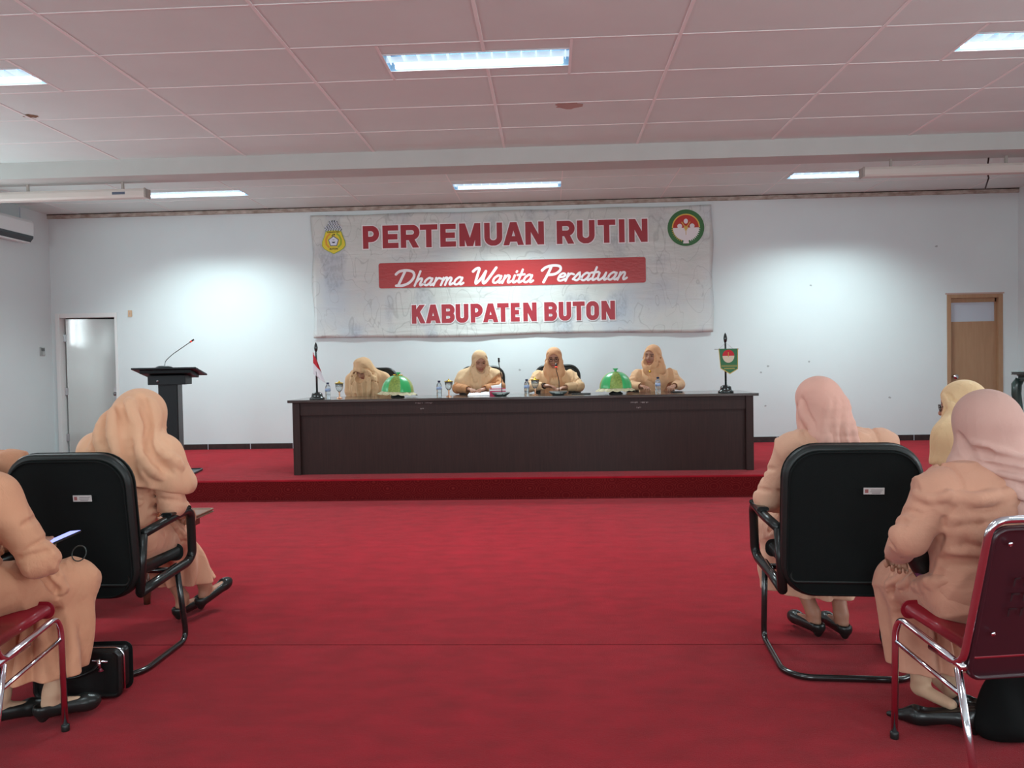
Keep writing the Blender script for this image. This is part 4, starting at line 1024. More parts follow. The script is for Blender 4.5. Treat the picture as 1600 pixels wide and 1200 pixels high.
# food covers
M_gsat = mat('green satin', (44, 176, 96), 0.3, sheen=.4, coat=.3, coatr=.3); M_ggold = mat('green gold brocade', (150, 168, 84), 0.45, metal=.15, var=((104, 132, 60), 60, one, .2))
M_ggold2 = mat('green gold brocade light', (176, 186, 112), 0.45, metal=.15, var=((150, 160, 90), 60, one, .2)); M_lace = mat('cream lace frill', (214, 206, 176), 0.7, var=((180, 168, 130), 40, one, .2)); M_dkb = mat('dark pedestal', (42, 44, 44), .35)
def food_cover(px, lb, topknot, tilt, flowers):
    t = thing('food_cover', lb, 'food cover', onT(px, 8.50), 0, 'green brocade food covers on the panel table')
    mb = MB(); mb.lathe([(.075, 0), (.07, .010), (.05, .022), (.055, .032), (.12, .046), (.13, .054)], M_dkb, 32); mb.build('pedestal', t)
    Mx = Matrix.Translation((0, 0, .052)) @ Matrix.Rotation(math.radians(tilt), 4, 'Y')
    mb = MB(); n = 96; prof = []
    for i in range(15):
        a = i/14*math.pi/2; prof.append((.168*math.cos(a)**.85*(1-.0*i), .010+.175*math.sin(a)**1.05))
    vs = []; fs = []
    for i, (r, z) in enumerate(prof):
        for q in range(n):
            a = 2*math.pi*q/n+.35; lobe = 1+.035*abs(math.sin(a*4))*math.cos(i/14*1.4); vs.append((max(r*lobe, .004)*math.cos(a), max(r*lobe, .004)*math.sin(a), z))
    for s_, mt in enumerate((M_gsat, M_ggold, M_gsat, M_ggold2, M_gsat, M_ggold, M_gsat, M_ggold2)):
        q0, q1 = s_*12, s_*12+12
        idx = {}; vv = []
        for i in range(15):
            for q in range(q0, q1+1): idx[(i, q)] = len(vv); vv.append(vs[i*n+q % n])
        mb.add(vv, [(idx[(i, q)], idx[(i, q+1)], idx[(i+1, q+1)], idx[(i+1, q)]) for i in range(14) for q in range(q0, q1)], mt, True, Mx)
    mb.build('brocade_dome', t)
    mb = MB(); N = 144; vs = []
    for q in range(N):
        a = 2*math.pi*q/N; wv_ = math.sin(a*14); wd = abs(math.sin(a*7))
        for r, z in ((.160, .014), (.172+.006*wv_, .004), (.204+.012*wv_, -.014-.012*wd)): vs.append((r*math.cos(a), r*math.sin(a), z))
    mb.add(vs, [(3*q+e, 3*((q+1) % N)+e, 3*((q+1) % N)+e+1, 3*q+e+1) for q in range(N) for e in (0, 1)], M_lace, True, Mx)
    mb.add([(x, y, z+.0015) for x, y, z in vs], [(3*q+e, 3*q+e+1, 3*((q+1) % N)+e+1, 3*((q+1) % N)+e) for q in range(N) for e in (0, 1)], M_lace, True, Mx); mb.build('frill', t)
    mb = MB(); mb.lathe([(.022, .178), (.012, .190), (.014, .197), (.032, .216), (.022, .218), (.004, .214)], M_gsat, 18, M=Mx); mb.build('knob', t)
    if flowers:
        mb = MB()
        for a, r in ((0.3, .035), (1.6, .04), (2.9, .045), (4.0, .04), (5.2, .036)):
            mb.lathe([(.004, 0), (.016, .006), (.012, .012), (.002, .014)], M_gold, 10, (r*math.cos(a), r*math.sin(a), .180), M=Mx)
        mb.build('flower_trim', t)
    return t
food_cover(621, 'green brocade food cover with gold flowers, beside the bowed woman', 1, 3, True); food_cover(962, 'green brocade food cover between the speaker and the woman at right', 1, 0, False)
# microphones
M_mic = mat('dark green grey plastic', (52, 62, 60), .35, coat=.3); M_led = mat('red microphone ring', (200, 60, 50), .4, emit=((255, 60, 40), 1.2)); M_lcd = mat('grey keys', (130, 140, 136), .5)
def conf_mic(px, Y, head_px, lb, lit=False):
    t = thing('table_microphone', lb, 'microphone', onT(px, Y), 0, 'conference microphones on the panel table')
    mb = MB(); vs = []; N = 24
    for z, rx, ry, off in ((0, .055, .05, .0), (.012, .075, .06, 0), (.035, .100, .070, 0.01), (.040, .094, .064, .012)):
        for q in range(N): a = 2*math.pi*q/N; vs.append((rx*math.cos(a), ry*math.sin(a)+off, z+(.006*math.sin(a) if z > .03 else 0)))
    mb.add(vs, [(i*N+q, i*N+(q+1) % N, (i+1)*N+(q+1) % N, (i+1)*N+q) for i in range(3) for q in range(N)]+[tuple(reversed(range(N))), tuple(3*N+q for q in range(N))], M_mic, True)
    o = mb.build('base', t)
    mb = MB(); mb.box(-.035, .02, -.0655, -.061, .018, .028, M_lcd); mb.box(.03, .045, -.0665, -.060, .018, .028, M_lcd); mb.build('key_row', o)
    hp = at(*head_px, Y-.04 if lit else Y); hx, hz = hp.x-t.location.x, hp.z-TT
    mb = MB(); mb.tube([(.01, .03, .04), (.012, .03, hz*.5), (hx, .01, hz-.05), (hx, -.01, hz-.02)], .0042, M_blackm, 8, bend=.05); mb.build('gooseneck', t)
    mb = MB(); mb.tube([(hx, -.01, hz-.025), (hx, -.02 if not lit else .01, hz+.018)], .0105, M_blackp, 12); h_ = mb.build('microphone_head', t)
    if lit: mb = MB(); mb.tube([(hx, -.012, hz-.022), (hx, -.008, hz-.016)], .0125, M_led, 12); mb.build('light_ring', h_)
conf_mic(782, 8.36, (779.5, 562), 'conference microphone in front of the tissue box', False)
conf_mic(872, 8.40, (869, 571), 'conference microphone at the mouth of the speaking woman', True)
# tissue box, papers, phones, folder
M_mag = mat('magenta carton', (196, 34, 84), .4); p = onT(777, 8.58)
t = thing('tissue_box', 'magenta tissue box behind the conference microphone', 'tissue box', p, math.radians(8))
mb = MB(); mb.box(-.085, .085, -.055, .055, 0, .075, M_mag); mb.box(-.085, .085, -.0556, -.055, .052, .066, M_pwhite); mb.box(-.0856, -.085, -.055, .055, 0, .075, M_pwhite); mb.build('carton', t, .003)
mb = MB(); mb.add([(-.06, -.02, .075), (.05, -.02, .075), (.055, .02, .075), (-.055, .025, .075), (-.07, 0, .105), (.02, .01, .115), (.05, .0, .14), (.01, -.01, .10)], [(0, 1, 7), (1, 6, 7), (0, 7, 4), (7, 6, 5), (1, 2, 6), (2, 5, 6), (2, 3, 5), (3, 4, 5), (3, 0, 4), (4, 7, 5)], M_paper, True); mb.build('tissue', t)
p = onT(750, 8.72); mb = MB()
mb.add([(-.13, -.09, 0.001), (.13, -.10, .001), (.12, .10, .03), (-.12, .11, .035), (-.14, -.05, .03), (-.13, -.09, .004), (.13, -.10, .004), (.12, .10, .033), (-.12, .11, .038)], [(0, 1, 2, 3), (5, 8, 7, 6), (0, 5, 6, 1), (1, 6, 7, 2), (2, 7, 8, 3), (3, 8, 5, 0)], M_paper)
o = mb.build('paper_sheet'); o.location = p; tag(o, 'white paper lying before the woman in the orange peach tunic', 'paper')
def slab(name, px, Y, wx, wy, wz, mt, rz, lb, cat):
    mb = MB(); mb.rbox(0, 0, wz/2, wx, wz, wy, min(wx, wy)*.1, mt, axis='z'); o = mb.build(name); o.location = onT(px, Y); o.rotation_euler.z = math.radians(rz); return tag(o, lb, cat)
slab('tablet', 908, 8.52, .20, .13, .010, M_blackp, -6, 'flat black tablet right of the speaking woman', 'tablet')
slab('phone', 1057, 8.60, .11, .08, .012, M_blackp, 10, 'black phone at the hand of the woman at the right end', 'phone')
# flags
M_flag = mat('flag red', (196, 34, 50), .6); M_flw = mat('flag white', (226, 226, 232), .6); M_pg = mat('pennant green', (38, 110, 66), .5, sheen=.3); M_pgold = mat('pennant gold', (204, 176, 84), .6)
M_fb = mat('black turned wood', (30, 40, 40), .25, coat=.6)
def flagstand(px, Y, lb, cat_name):
    t = thing(cat_name, lb, 'flag', onT(px, Y), 0)
    mb = MB(); mb.lathe([(.078, 0), (.08, .006), (.078, .018), (.062, .026), (.060, .030), (.054, .062), (.036, .072), (.018, .078)], M_fb, 28); mb.build('base', t)
    mb = MB(); mb.tube([(0, 0, .07), (0, 0, .52)], .0105, M_fb, 12); mb.build('pole', t)
    mb = MB(); mb.lathe([(.008, .50), (.016, .515), (.020, .545), (.012, .58), (.002, .60)], M_fb, 12); mb.build('finial', t)
    return t
t = flagstand(495, 8.30, 'small red and white flag at the left end of the panel table', 'table_flag')
def drape(mb, z0, z1, mt, w0, w1):
    vs = []; n = 12
    for i in range(9):
        z = z0+(z1-z0)*i/8; w_ = w0+(w1-w0)*i/8
        for q in range(n+1): u = q/n; vs.append((-.03+u*w_-.012*(z0-z)*0, -.012-.016*math.sin(u*9+z*8)*u, z-.10*u*(1 if i else 1)))
    mb.add(vs, [(i*(n+1)+q, i*(n+1)+q+1, (i+1)*(n+1)+q+1, (i+1)*(n+1)+q) for i in range(8) for q in range(n)], mt, True)
mb = MB(); drape(mb, .50, .385, M_flag, .045, .085); drape(mb, .385, .27, M_flw, .085, .120)
f_ = mb.build('flag_cloth', t); so = f_.modifiers.new('thick', 'SOLIDIFY'); so.thickness = .002
mb = MB(); mb.tube([(-.008, -.01, .50), (-.03, -.012, .46), (-.028, -.012, .42)], .002, M_flw, 6); mb.build('cord', t)
t = flagstand(1134, 8.34, 'black stand with a green emblem pennant at the right end of the table', 'table_pennant')
t.scale = (1, 1, 1.03)
mb = MB(); mb.tube([(-.115, -.016, .435), (.135, -.016, .435)], .003, M_steel, 8); mb.build('crossbar', t)
mb = MB(); mb.tube([(-.07, -.016, .437), (0, -.012, .50), (.075, -.016, .437)], .0015, M_steel, 6); mb.build('cord', t)
def poly(mb, pts, y, mt, th=.0012): mb.prism(pts, y-th, y, mt)
mb = MB(); X0, X1 = -.068, .118
poly(mb, [(X0-.006, .44), (X1+.006, .44), (X1+.004, .235), (.04, .185), (X0+.012, .242)], -.018, M_pgold, .002)
poly(mb, [(X0, .44), (X1, .44), (X1-.001, .240), (.04, .195), (X0+.018, .247)], -.0205, M_pg, .001)
cx, cz, r = .025, .368, .060
poly(mb, [(cx+r*math.cos(a), cz+r*math.sin(a)) for a in np.linspace(-.05, math.pi+.05, 18)], -.0220, M_flag)
poly(mb, [(cx+r*math.cos(a)*(1 if a > -math.pi/2 else 1), cz+r*1.15*math.sin(a)) for a in np.linspace(0, -math.pi, 18)], -.0224, mat('pennant cream', (216, 204, 180), .6))
mb.tube([(cx, -.023, cz-.01), (cx, -.023, cz+.035)], .004, M_pgold, 6)
for yy, xa, xb in ((.272, -.045, .112), (.262, -.045, .112), (.245, -.02, .09), (.238, -.02, .09)): mb.box(xa, xb, -.0225, -.0214, yy-.0015, yy+.0015, M_pgold)
mb.build('pennant', t)

# ---------------------------------------------------------------- lectern
pl = at(252, 600, 8.45)
t = thing('lectern', 'charcoal pedestal lectern on the stage between door and panel table', 'lectern', (-4.085, 8.42, STAGE), math.radians(10)); t.scale = (.89, 1, 1)
mb = MB(); mb.rbox(0.02, 0, .0125, .56, .025, .46, .05, M_lect2, axis='z'); mb.build('base_plate', t)
mb = MB(); mb.box(-.105, .105, -.11, .11, .025, 1.03, M_lect); mb.box(.1051, .111, -.085, .085, .025, 1.03, M_lect2); mb.build('column', t, .006)
mb = MB(); mb.box(-.215, .215, -.13, .13, .96, 1.06, M_lect); hb = mb.build('shelf_box', t, .004)
mb = MB(); mb.tube([(-.10, -.131, 1.0), (-.10, -.138, 1.0)], .012, M_steel, 14); mb.build('jack_socket', hb)
Ml = Matrix.Translation((0, 0, 1.09)) @ Matrix.Rotation(math.radians(-9), 4, 'X')
mb = MB(); mb.box(-.29, .29, -.17, .17, -.035, .0, M_lect, Ml); mb.build('under_board', t, .003)
mb = MB(); mb.box(-.365, .365, -.23, .25, .0, .018, M_lect, Ml); top = mb.build('top_board', t, .003)
mb = MB(); mb.lathe([(.105, .018), (.10, .032), (.08, .042), (.02, .045)], M_lect2, 28, (-.02, -.12, 0), M=Ml); mb.build('microphone_base', t)
mb = MB(); mb.tube([Ml @ Vector((-.02, -.12, .04)), Ml @ Vector((-.02, -.12, .10)), Ml @ Vector((.05, -.11, .17)), Ml @ Vector((.255, -.08, .315))], .0045, M_blackm, 8, bend=.07); gn = mb.build('gooseneck', t)
mb = MB(); mb.tube([Ml @ Vector((.25, -.08, .312)), Ml @ Vector((.295, -.075, .343))], .0095, M_blackp, 12); mb.tube([Ml @ Vector((.258, -.079, .3175)), Ml @ Vector((.268, -.078, .3245))], .0105, M_led, 12); mb.build('microphone_head', gn)

# ---------------------------------------------------------------- banner
M_ban = bpy.data.materials.new('printed banner vinyl'); M_ban.use_nodes = True; nt = M_ban.node_tree; n = nt.nodes; k = nt.links; b = n['Principled BSDF']
b.inputs['Roughness'].default_value = 0.35; b.inputs['Coat Weight'].default_value = .25; b.inputs['Coat Roughness'].default_value = .3
tc = n.new('ShaderNodeTexCoord')
def noise(scale, st=(1, 1, 1), det=4, dist=0.0):
    mp = n.new('ShaderNodeMapping'); mp.inputs['Scale'].default_value = st; k.new(tc.outputs['Object'], mp.inputs[0])
    z = n.new('ShaderNodeTexNoise'); z.inputs['Scale'].default_value = scale; z.inputs['Detail'].default_value = det; z.inputs['Distortion'].default_value = dist; k.new(mp.outputs[0], z.inputs['Vector']); return z
def ramp(src, stops):
    c = n.new('ShaderNodeValToRGB'); e = c.color_ramp.elements
    e[0].position, e[0].color = stops[0][0], stops[0][1]; e[1].position, e[1].color = stops[-1][0], stops[-1][1]
    for p, q in stops[1:-1]: s_ = e.new(p); s_.color = q
    k.new(src, c.inputs[0]); return c
def mix(fac, a, b_, mode='MIX', f=1.0):
    m = n.new('ShaderNodeMix'); m.data_type = 'RGBA'; m.blend_type = mode; m.inputs[0].default_value = f
    if fac is not None: k.new(fac, m.inputs[0])
    k.new(a, m.inputs[6]); k.new(b_, m.inputs[7]); return m.outputs[2]
base = ramp(noise(1.1).outputs['Fac'], [(0.3, L((196, 200, 194))), (0.5, L((206, 208, 204))), (0.7, L((190, 198, 204)))])
g = lambda v: (v, v, v, 1)
# thin curling stems and leaf outlines: narrow bands of warped noise
l1 = ramp(noise(3.2, (1, 1, .6), 1, 1.5).outputs['Fac'], [(0.485, g(1)), (0.497, g(.80)), (0.503, g(.80)), (0.515, g(1))])
l2 = ramp(noise(7.5, (1, 1, 1), 2, 2.5).outputs['Fac'], [(0.49, g(1)), (0.50, g(.84)), (0.51, g(1))])
mk = ramp(noise(1.8, (1, 1, 1), 2).outputs['Fac'], [(0.46, g(0)), (0.58, g(1))])
one_ = n.new('ShaderNodeRGB'); one_.outputs[0].default_value = (1, 1, 1, 1)
c = mix(None, base.outputs[0], l1.outputs[0], 'MULTIPLY'); c = mix(None, c, mix(mk.outputs[0], one_.outputs[0], l2.outputs[0]), 'MULTIPLY')
l3 = ramp(noise(30, (1, 1, .5), 3, .5).outputs['Fac'], [(0.42, g(.86)), (0.55, g(1))]); mk2 = ramp(noise(1.4, (1.6, 1, 1), 1).outputs['Fac'], [(0.56, g(0)), (0.66, g(1))])
tint = n.new('ShaderNodeRGB'); tint.outputs[0].default_value = L((226, 230, 240))
c = mix(mk2.outputs[0], c, mix(None, mix(None, c, l3.outputs[0], 'MULTIPLY'), tint.outputs[0], 'MULTIPLY', .6))
k.new(c, b.inputs['Base Color'])
bp = n.new('ShaderNodeBump'); bp.inputs['Strength'].default_value = .5; bp.inputs['Distance'].default_value = .035
k.new(noise(2.6, (.5, 1, 2.2), 5, .8).outputs['Fac'], bp.inputs['Height']); k.new(bp.outputs[0], b.inputs['Normal'])
bx0, bx1, bz0, bz1, BY = -3.235, 2.20, 1.715, 3.41, YB-.022
t = thing('banner', 'wide pale vinyl banner with red lettering hung on the back wall above the table', 'banner', ((bx0+bx1)/2, BY, bz0))
ox, oz = (bx0+bx1)/2, bz0
mb = MB(); NX, NZ = 110, 34; vs = []
for iz in range(NZ+1):
    for ix in range(NX+1):
        x = bx0+(bx1-bx0)*ix/NX; z = bz0+(bz1-bz0)*iz/NZ
        e = max(0, 1-(z-bz0)/.16); wv_ = e*e*(.006+.006*math.sin(x*4.1)+.003*math.sin(x*11)); ed = min(x-bx0, bx1-x)
        zz = z+(e*.012*math.sin(x*1.9+1) if iz < 4 else 0) - (.012*math.sin((x-bx0)*2.3)**2 if iz == NZ else 0)
        xx = x+(.012*math.sin(z*7) if ix in (0, NX) else 0)
        vs.append((xx-ox, -wv_, zz-oz))
mb.add(vs, [(i*(NX+1)+j, i*(NX+1)+j+1, (i+1)*(NX+1)+j+1, (i+1)*(NX+1)+j) for i in range(NZ) for j in range(NX)], M_ban, True)
o = mb.build('banner_sheet', t); so = o.modifiers.new('thick', 'SOLIDIFY'); so.thickness = .002; so.offset = 1
# lettering from pen strokes, in the plane of the banner
def clip(poly_, lo, hi):
    for sgn, lim in ((1, lo), (-1, -hi)):
        out = []
        for i in range(len(poly_)):
            a, c = poly_[i], poly_[(i+1) % len(poly_)]; ia, ic = a[1]*sgn >= lim-1e-9, c[1]*sgn >= lim-1e-9
            if ia: out.append(a)
            if ia != ic:
                u = (lim*sgn-a[1])/(c[1]-a[1]); out.append((a[0]+u*(c[0]-a[0]), lim*sgn))
        poly_ = out
        if not poly_: return []
    return poly_
def arc(cx, cy, rx, ry, a0, a1, n_=10): return [(cx+rx*math.cos(math.radians(a0+(a1-a0)*i/n_)), cy+ry*math.sin(math.radians(a0+(a1-a0)*i/n_))) for i in range(n_+1)]
def glyph(ch, w, t):
    "strokes of a heavy grotesque capital: width w, height 1, stem t"
    h = t/2; r = .26
    bowl = lambda y0, y1: [(h, y1)]+arc(w-h-(y1-y0)/2, (y0+y1)/2, (y1-y0)/2, (y1-y0)/2, 90, -90)+[(h, y0)]
    hb = h*.92
    st = [(h, 0), (h, 1)]
    if ch == 'P': return [st, bowl(.36+hb*.4, 1-hb)]
    if ch == 'R': return [st, bowl(.42+hb*.3, 1-hb), [(w*.48, .5), (w-h*.95, -.1)]]
    if ch == 'B': return [st, bowl(.5, 1-hb), [(h, .5)]+arc(w-h-(.5-hb)/2, (.5+hb)/2, (.5-hb)/2, (.5-hb)/2, 90, -90)+[(h, hb)]]
    if ch == 'E': return [st, [(h, 1-hb), (w, 1-hb)], [(h, .5), (w*.94, .5)], [(h, hb), (w, hb)]]
    if ch == 'T': return [[(0, 1-hb), (w, 1-hb)], [(w/2, 0), (w/2, 1)]]
    if ch == 'I': return [st]
    if ch == 'N': return [st, [(w-h, 0), (w-h, 1)], [(h*.75, 1.08), (w-h*.75, -.08)]]
    if ch == 'M': return [st, [(w-h, 0), (w-h, 1)], [(h*.8, 1.1), (w/2, -.02)], [(w-h*.8, 1.1), (w/2, -.02)]]
    if ch == 'U': q = w/2-h; return [[(h, 1)]+arc(w/2, hb+q*.9, q, q*.9, 180, 360)+[(w-h, 1)]]
    if ch == 'A': return [[(h*.7, -.1), (w/2, 1.05)], [(w-h*.7, -.1), (w/2, 1.05)], [(w*.22, .27), (w*.78, .27)]]
    if ch == 'K': return [st, [(h, .38), (w-h*.9, 1.1)], [(w*.42, .62), (w-h*.8, -.1)]]
    if ch == 'O': q = w/2-h; return [[(h, .5)]+arc(w/2, 1-hb-q, q, q, 180, 0)+arc(w/2, hb+q, q, q, 0, -180)+[(h, .55)]]
def ribbon(pts, t, ext=0.0, roundcap=False):
    "quads along a polyline of (x, z)"
    P = [Vector((p[0], p[1])) for p in pts]; P2 = [P[0]]
    for p in P[1:]:
        if (p-P2[-1]).length > 1e-6: P2.append(p)
    P = P2
    d0 = (P[0]-P[1]).normalized(); d1 = (P[-1]-P[-2]).normalized(); P[0] = P[0]+d0*ext; P[-1] = P[-1]+d1*ext
    out = []; L_, R_ = [], []
    for i, p in enumerate(P):
        a = (P[i]-P[i-1]).normalized() if i else None; c = (P[i+1]-P[i]).normalized() if i < len(P)-1 else None
        d = ((a or c)+(c or a)).normalized(); nn = Vector((-d.y, d.x)); m = 1.0
        if a is not None and c is not None: m = 1/max(.5, abs(nn.dot(Vector((-a.y, a.x)))))
        L_.append(p+nn*t/2*m); R_.append(p-nn*t/2*m)
    for i in range(len(P)-1): out.append([tuple(L_[i]), tuple(R_[i]), tuple(R_[i+1]), tuple(L_[i+1])])
    if roundcap:
        for p in (P[0], P[-1]): out.append([(p.x+t/2*math.cos(2*math.pi*q/12), p.y+t/2*math.sin(2*math.pi*q/12)) for q in range(12)])
    return out
def flat(mb, polys, fn, mt, y):
    for pl_ in polys:
        if len(pl_) < 3: continue
        q = [fn(*a) for a in pl_]; yy = y-.00006*(len(mb.f) % 14); mb.add([(x-ox, yy, z-oz) for x, z in q], [tuple(range(len(q)))], mt)
def word(spec, ztop, zbot, tpx, nm, lab):
    hgt = ztop-zbot; main, back = MB(), MB()
    for ch, p0, p1 in spec:
        x0, x1 = at(p0, 430, BY).x, at(p1, 430, BY).x; w_ = (x1-x0)/hgt; t_ = tpx*.0087/hgt
        fn = lambda x, z: (x0+x*hgt, zbot+z*hgt)
        for st in glyph(ch, w_, t_):
            flat(main, [clip(q, 0, 1) for q in ribbon(st, t_)], fn, M_red, -.0125)
            e = .045; flat(back, [clip(q, -e, 1+e) for q in ribbon(st, t_+2*e, e)], fn, M_pwhite, -.0100)
    o = main.build(nm, t); o['label'] = lab; back.build('letter_outline', o)
zt = lambda px, py: at(px, py, BY).z
for spec_ in ([('P', 568.6, 594), ('E', 599.3, 624), ('R', 627.6, 657), ('T', 657.8, 685), ('E', 689.3, 713.6), ('M', 719, 752), ('U', 758, 786), ('A', 788, 819), ('N', 822, 851)],
      [('R', 871, 899), ('U', 902.6, 930), ('T', 935, 962.4), ('I', 968, 977), ('N', 983.6, 1012.4)]): word(spec_, (zt(570, 353.3)+zt(1012, 342))/2, (zt(570, 389)+zt(1012, 378))/2, 8.6, 'headline_word', 'dark red headline word '+''.join(q[0] for q in spec_))
for spec_ in ([('K', 642.4, 664), ('A', 664.5, 687), ('B', 689, 709.5), ('U', 711, 731), ('P', 734.4, 753.4), ('A', 754, 777), ('T', 776, 794), ('E', 797, 811), ('N', 816.5, 837.6)],
      [('B', 849.4, 869.5), ('U', 872, 891.5), ('T', 894, 912.8), ('O', 915, 935), ('N', 938.8, 960)]): word(spec_, (zt(643, 476.7)+zt(960, 470))/2, (zt(643, 506)+zt(960, 499.2))/2, 7.2, 'place_word', 'red condensed word '+''.join(q[0] for q in spec_))
mb = MB(); xa, xb = at(592, 430, BY).x, at(1009, 430, BY).x; za, zb_ = (zt(592, 451)+zt(1009, 441.5))/2, (zt(592, 411)+zt(1009, 402))/2; r = .03
pill = [(x+r*math.cos(math.radians(a)), z+r*math.sin(math.radians(a))) for x, z, a0 in ((xb-r, zb_-r, 0), (xa+r, zb_-r, 90), (xa+r, za+r, 180), (xb-r, za+r, 270)) for a in (a0, a0+30, a0+60, a0+90)]
flat(mb, [pill], lambda x, z: (x, z), M_red2, -.0095); band = mb.build('red_band', t)
SCR = {
 'D': (.86, [[(.24, .98), (.17, .5), (.10, .05)], [(-.16, .78), (-.02, .97), (.3, 1.03), (.62, .92), (.74, .6), (.6, .22), (.3, .03), (.0, .03)]]),
 'h': (.42, [[(.12, .95), (.08, .5), (.03, .0)], [(.05, .2), (.18, .45), (.3, .43), (.27, .12), (.32, .02), (.44, .12)]]),
 'a': (.47, [[(.36, .42), (.22, .50), (.07, .32), (.06, .08), (.2, .03), (.34, .25), (.37, .46)], [(.36, .44), (.32, .12), (.38, .02), (.48, .12)]]),
 'r': (.36, [[(.08, .48), (.07, .25), (.04, .0)], [(.06, .22), (.18, .46), (.34, .42)]]),
 'm': (.60, [[(.07, .48), (.06, .25), (.03, .0)], [(.05, .25), (.17, .48), (.26, .42), (.23, .0)], [(.25, .25), (.36, .48), (.46, .42), (.43, .12), (.48, .02), (.58, .12)]]),
 'n': (.44, [[(.07, .48), (.06, .25), (.03, .0)], [(.05, .22), (.18, .48), (.29, .42), (.27, .12), (.32, .02), (.43, .12)]]),
 'W': (.96, [[(-.06, .80), (.06, .98), (.2, .98), (.20, .6), (.20, .12), (.26, .03), (.42, .35), (.54, .80)], [(.54, .80), (.52, .35), (.56, .05), (.66, .08), (.82, .5), (.98, 1.02)]]),
 'i': (.24, [[(.08, .48), (.06, .12), (.12, .02), (.24, .12)], [(.12, .70), (.13, .75)]]),
 't': (.28, [[(.14, .85), (.10, .4), (.08, .10), (.14, .02), (.27, .12)], [(-.04, .50), (.28, .54)]]),
 'P': (.66, [[(.24, .92), (.18, .5), (.08, -.05)], [(-.14, .72), (.0, .92), (.3, 1.03), (.62, .97), (.70, .72), (.52, .48), (.22, .42)]]),
 'e': (.38, [[(.08, .25), (.26, .28), (.34, .40), (.24, .50), (.10, .40), (.06, .12), (.18, .02), (.38, .13)]]),
 's': (.34, [[(.0, .10), (.2, .50), (.24, .46), (.29, .2), (.2, .03), (.06, .08)], [(.27, .1), (.36, .14)]]),
 'u': (.47, [[(.06, .48), (.05, .12), (.13, .02), (.28, .18), (.36, .48)], [(.36, .46), (.33, .12), (.38, .02), (.48, .12)]]),
}
def smooth(p, sub=5):
    if len(p) < 3: return p
    out = []
    for i in range(len(p)-1):
        a, b_, c, d = p[max(i-1, 0)], p[i], p[i+1], p[min(i+2, len(p)-1)]
        for s_ in range(sub):
            u = s_/sub; out.append(tuple(.5*((2*b_[e])+(-a[e]+c[e])*u+(2*a[e]-5*b_[e]+4*c[e]-d[e])*u*u+(-a[e]+3*b_[e]-3*c[e]+d[e])*u**3) for e in (0, 1)))
    out.append(p[-1]); return out
mb = MB()
for wd, p0, p1 in (('Dharma', 621, 725), ('Wanita', 738, 834), ('Persatuan', 849, 981)):
    x0, x1 = at(p0, 430, BY).x, at(p1, 430, BY).x; tot = sum(SCR[c_][0] for c_ in wd); sc_ = (x1-x0)/tot; H_ = .205
    zb0 = zt((p0+p1)/2, 445-(p0-618)/364*12+2-6*(p1-p0)/728); x = 0
    for c_ in wd:
        w_, sts = SCR[c_]
        for st in sts:
            fn = lambda a, z: (x0+(x+a)*sc_+.30*z*H_, zb0+z*H_+.006*((x+a)/tot))
            tt = .175 if c_.isupper() else .145
            P = [((x+a)*sc_/H_+.30*z, z) for a, z in smooth(st)]
            flat(mb, ribbon(P, tt, 0, True), lambda a, z: (x0-.02+a*H_, zb0+z*H_), M_pwhite, -.0118)
        x += w_
o = mb.build('script_line', band); o['label'] = 'white brush script Dharma Wanita Persatuan'
# emblem at left: yellow shield under a patterned crown
M_y = mat('emblem yellow', (224, 206, 60), .4); M_g2 = mat('emblem green', (150, 180, 50), .4); M_o = mat('emblem orange', (222, 150, 52), .4); M_gr = mat('emblem grey', (88, 96, 112), .4); M_pale = mat('emblem pale blue', (216, 222, 236), .4); M_k = mat('emblem black', (30, 32, 36), .4)
mb = MB(); P_ = lambda px, py: (at(px, py, BY).x, at(px, py, BY).z)
c0 = P_(521.5, 375); U = .0087
sh_half = [(0, 14.5), (6, 14.2), (11, 13), (12.5, 11), (13.6, 7), (15.5, 2), (17.6, -3), (17.8, -9), (14.5, -13.5), (9, -17), (4.5, -19), (0, -21.5)]
shl = sh_half+[(-x, y) for x, y in reversed(sh_half[1:-1])]
put = lambda pts, mt, y: flat(mb, [[(c0[0]+a*U, c0[1]+z*U) for a, z in pts]], lambda x, z: (x, z), mt, y)
put([(a*1.05, z*1.04) for a, z in shl], M_g2, -.0100); put(shl, M_y, -.0112)
for s_, mt, ext in ((-1, M_o, 1), (1, M_g2, 1)):
    for q in ribbon([(s_*a, z) for a, z in ((5, 10), (9.5, 6), (12, 0), (11.5, -7), (7, -12))], 2.6): put(q, mt, -.0120)
def pent(r_): return [(r_*math.cos(math.radians(90+72*i)), -2.5+r_*math.sin(math.radians(90+72*i))) for i in range(5)]
put(pent(9), M_gr, -.0125); put(pent(7.5), M_pale, -.0131); put([(-2.8, -3), (2.8, -3), (1.6, -5), (-1.6, -5)], M_k, -.0137)
for z in (0, 2): put([(-1.5, z-.4), (1.5, z-.4), (1.5, z+.3), (-1.5, z+.3)], M_gr, -.0137)
for q in ribbon([(-3.2, 6.6), (-1.6, 6.2), (-.8, 9.2)], .9)+ribbon([(.6, 6.5), (2.2, 8.3), (1.2, 9.2), (.2, 8.3), (2, 8.1)], .8): put(q, M_k, -.0137)
for row, (z, w_) in enumerate(((15.5, 13.5), (17.6, 14), (19.7, 14.5), (21.8, 13.8), (23.9, 9), (26, 8), (28.1, 7.5))):
    nn = int(w_); 
    for i in range(nn):
        a = (i-(nn-1)/2)*2.0; zz = z-.018*a*a*.4+(.0 if row < 4 else .6)
        put([(a-.8, zz-.8), (a+.7, zz-.8), (a+.7, zz+.7), (a-.8, zz+.7)], M_pale if (i+row) % 2 else M_gr, -.0112)
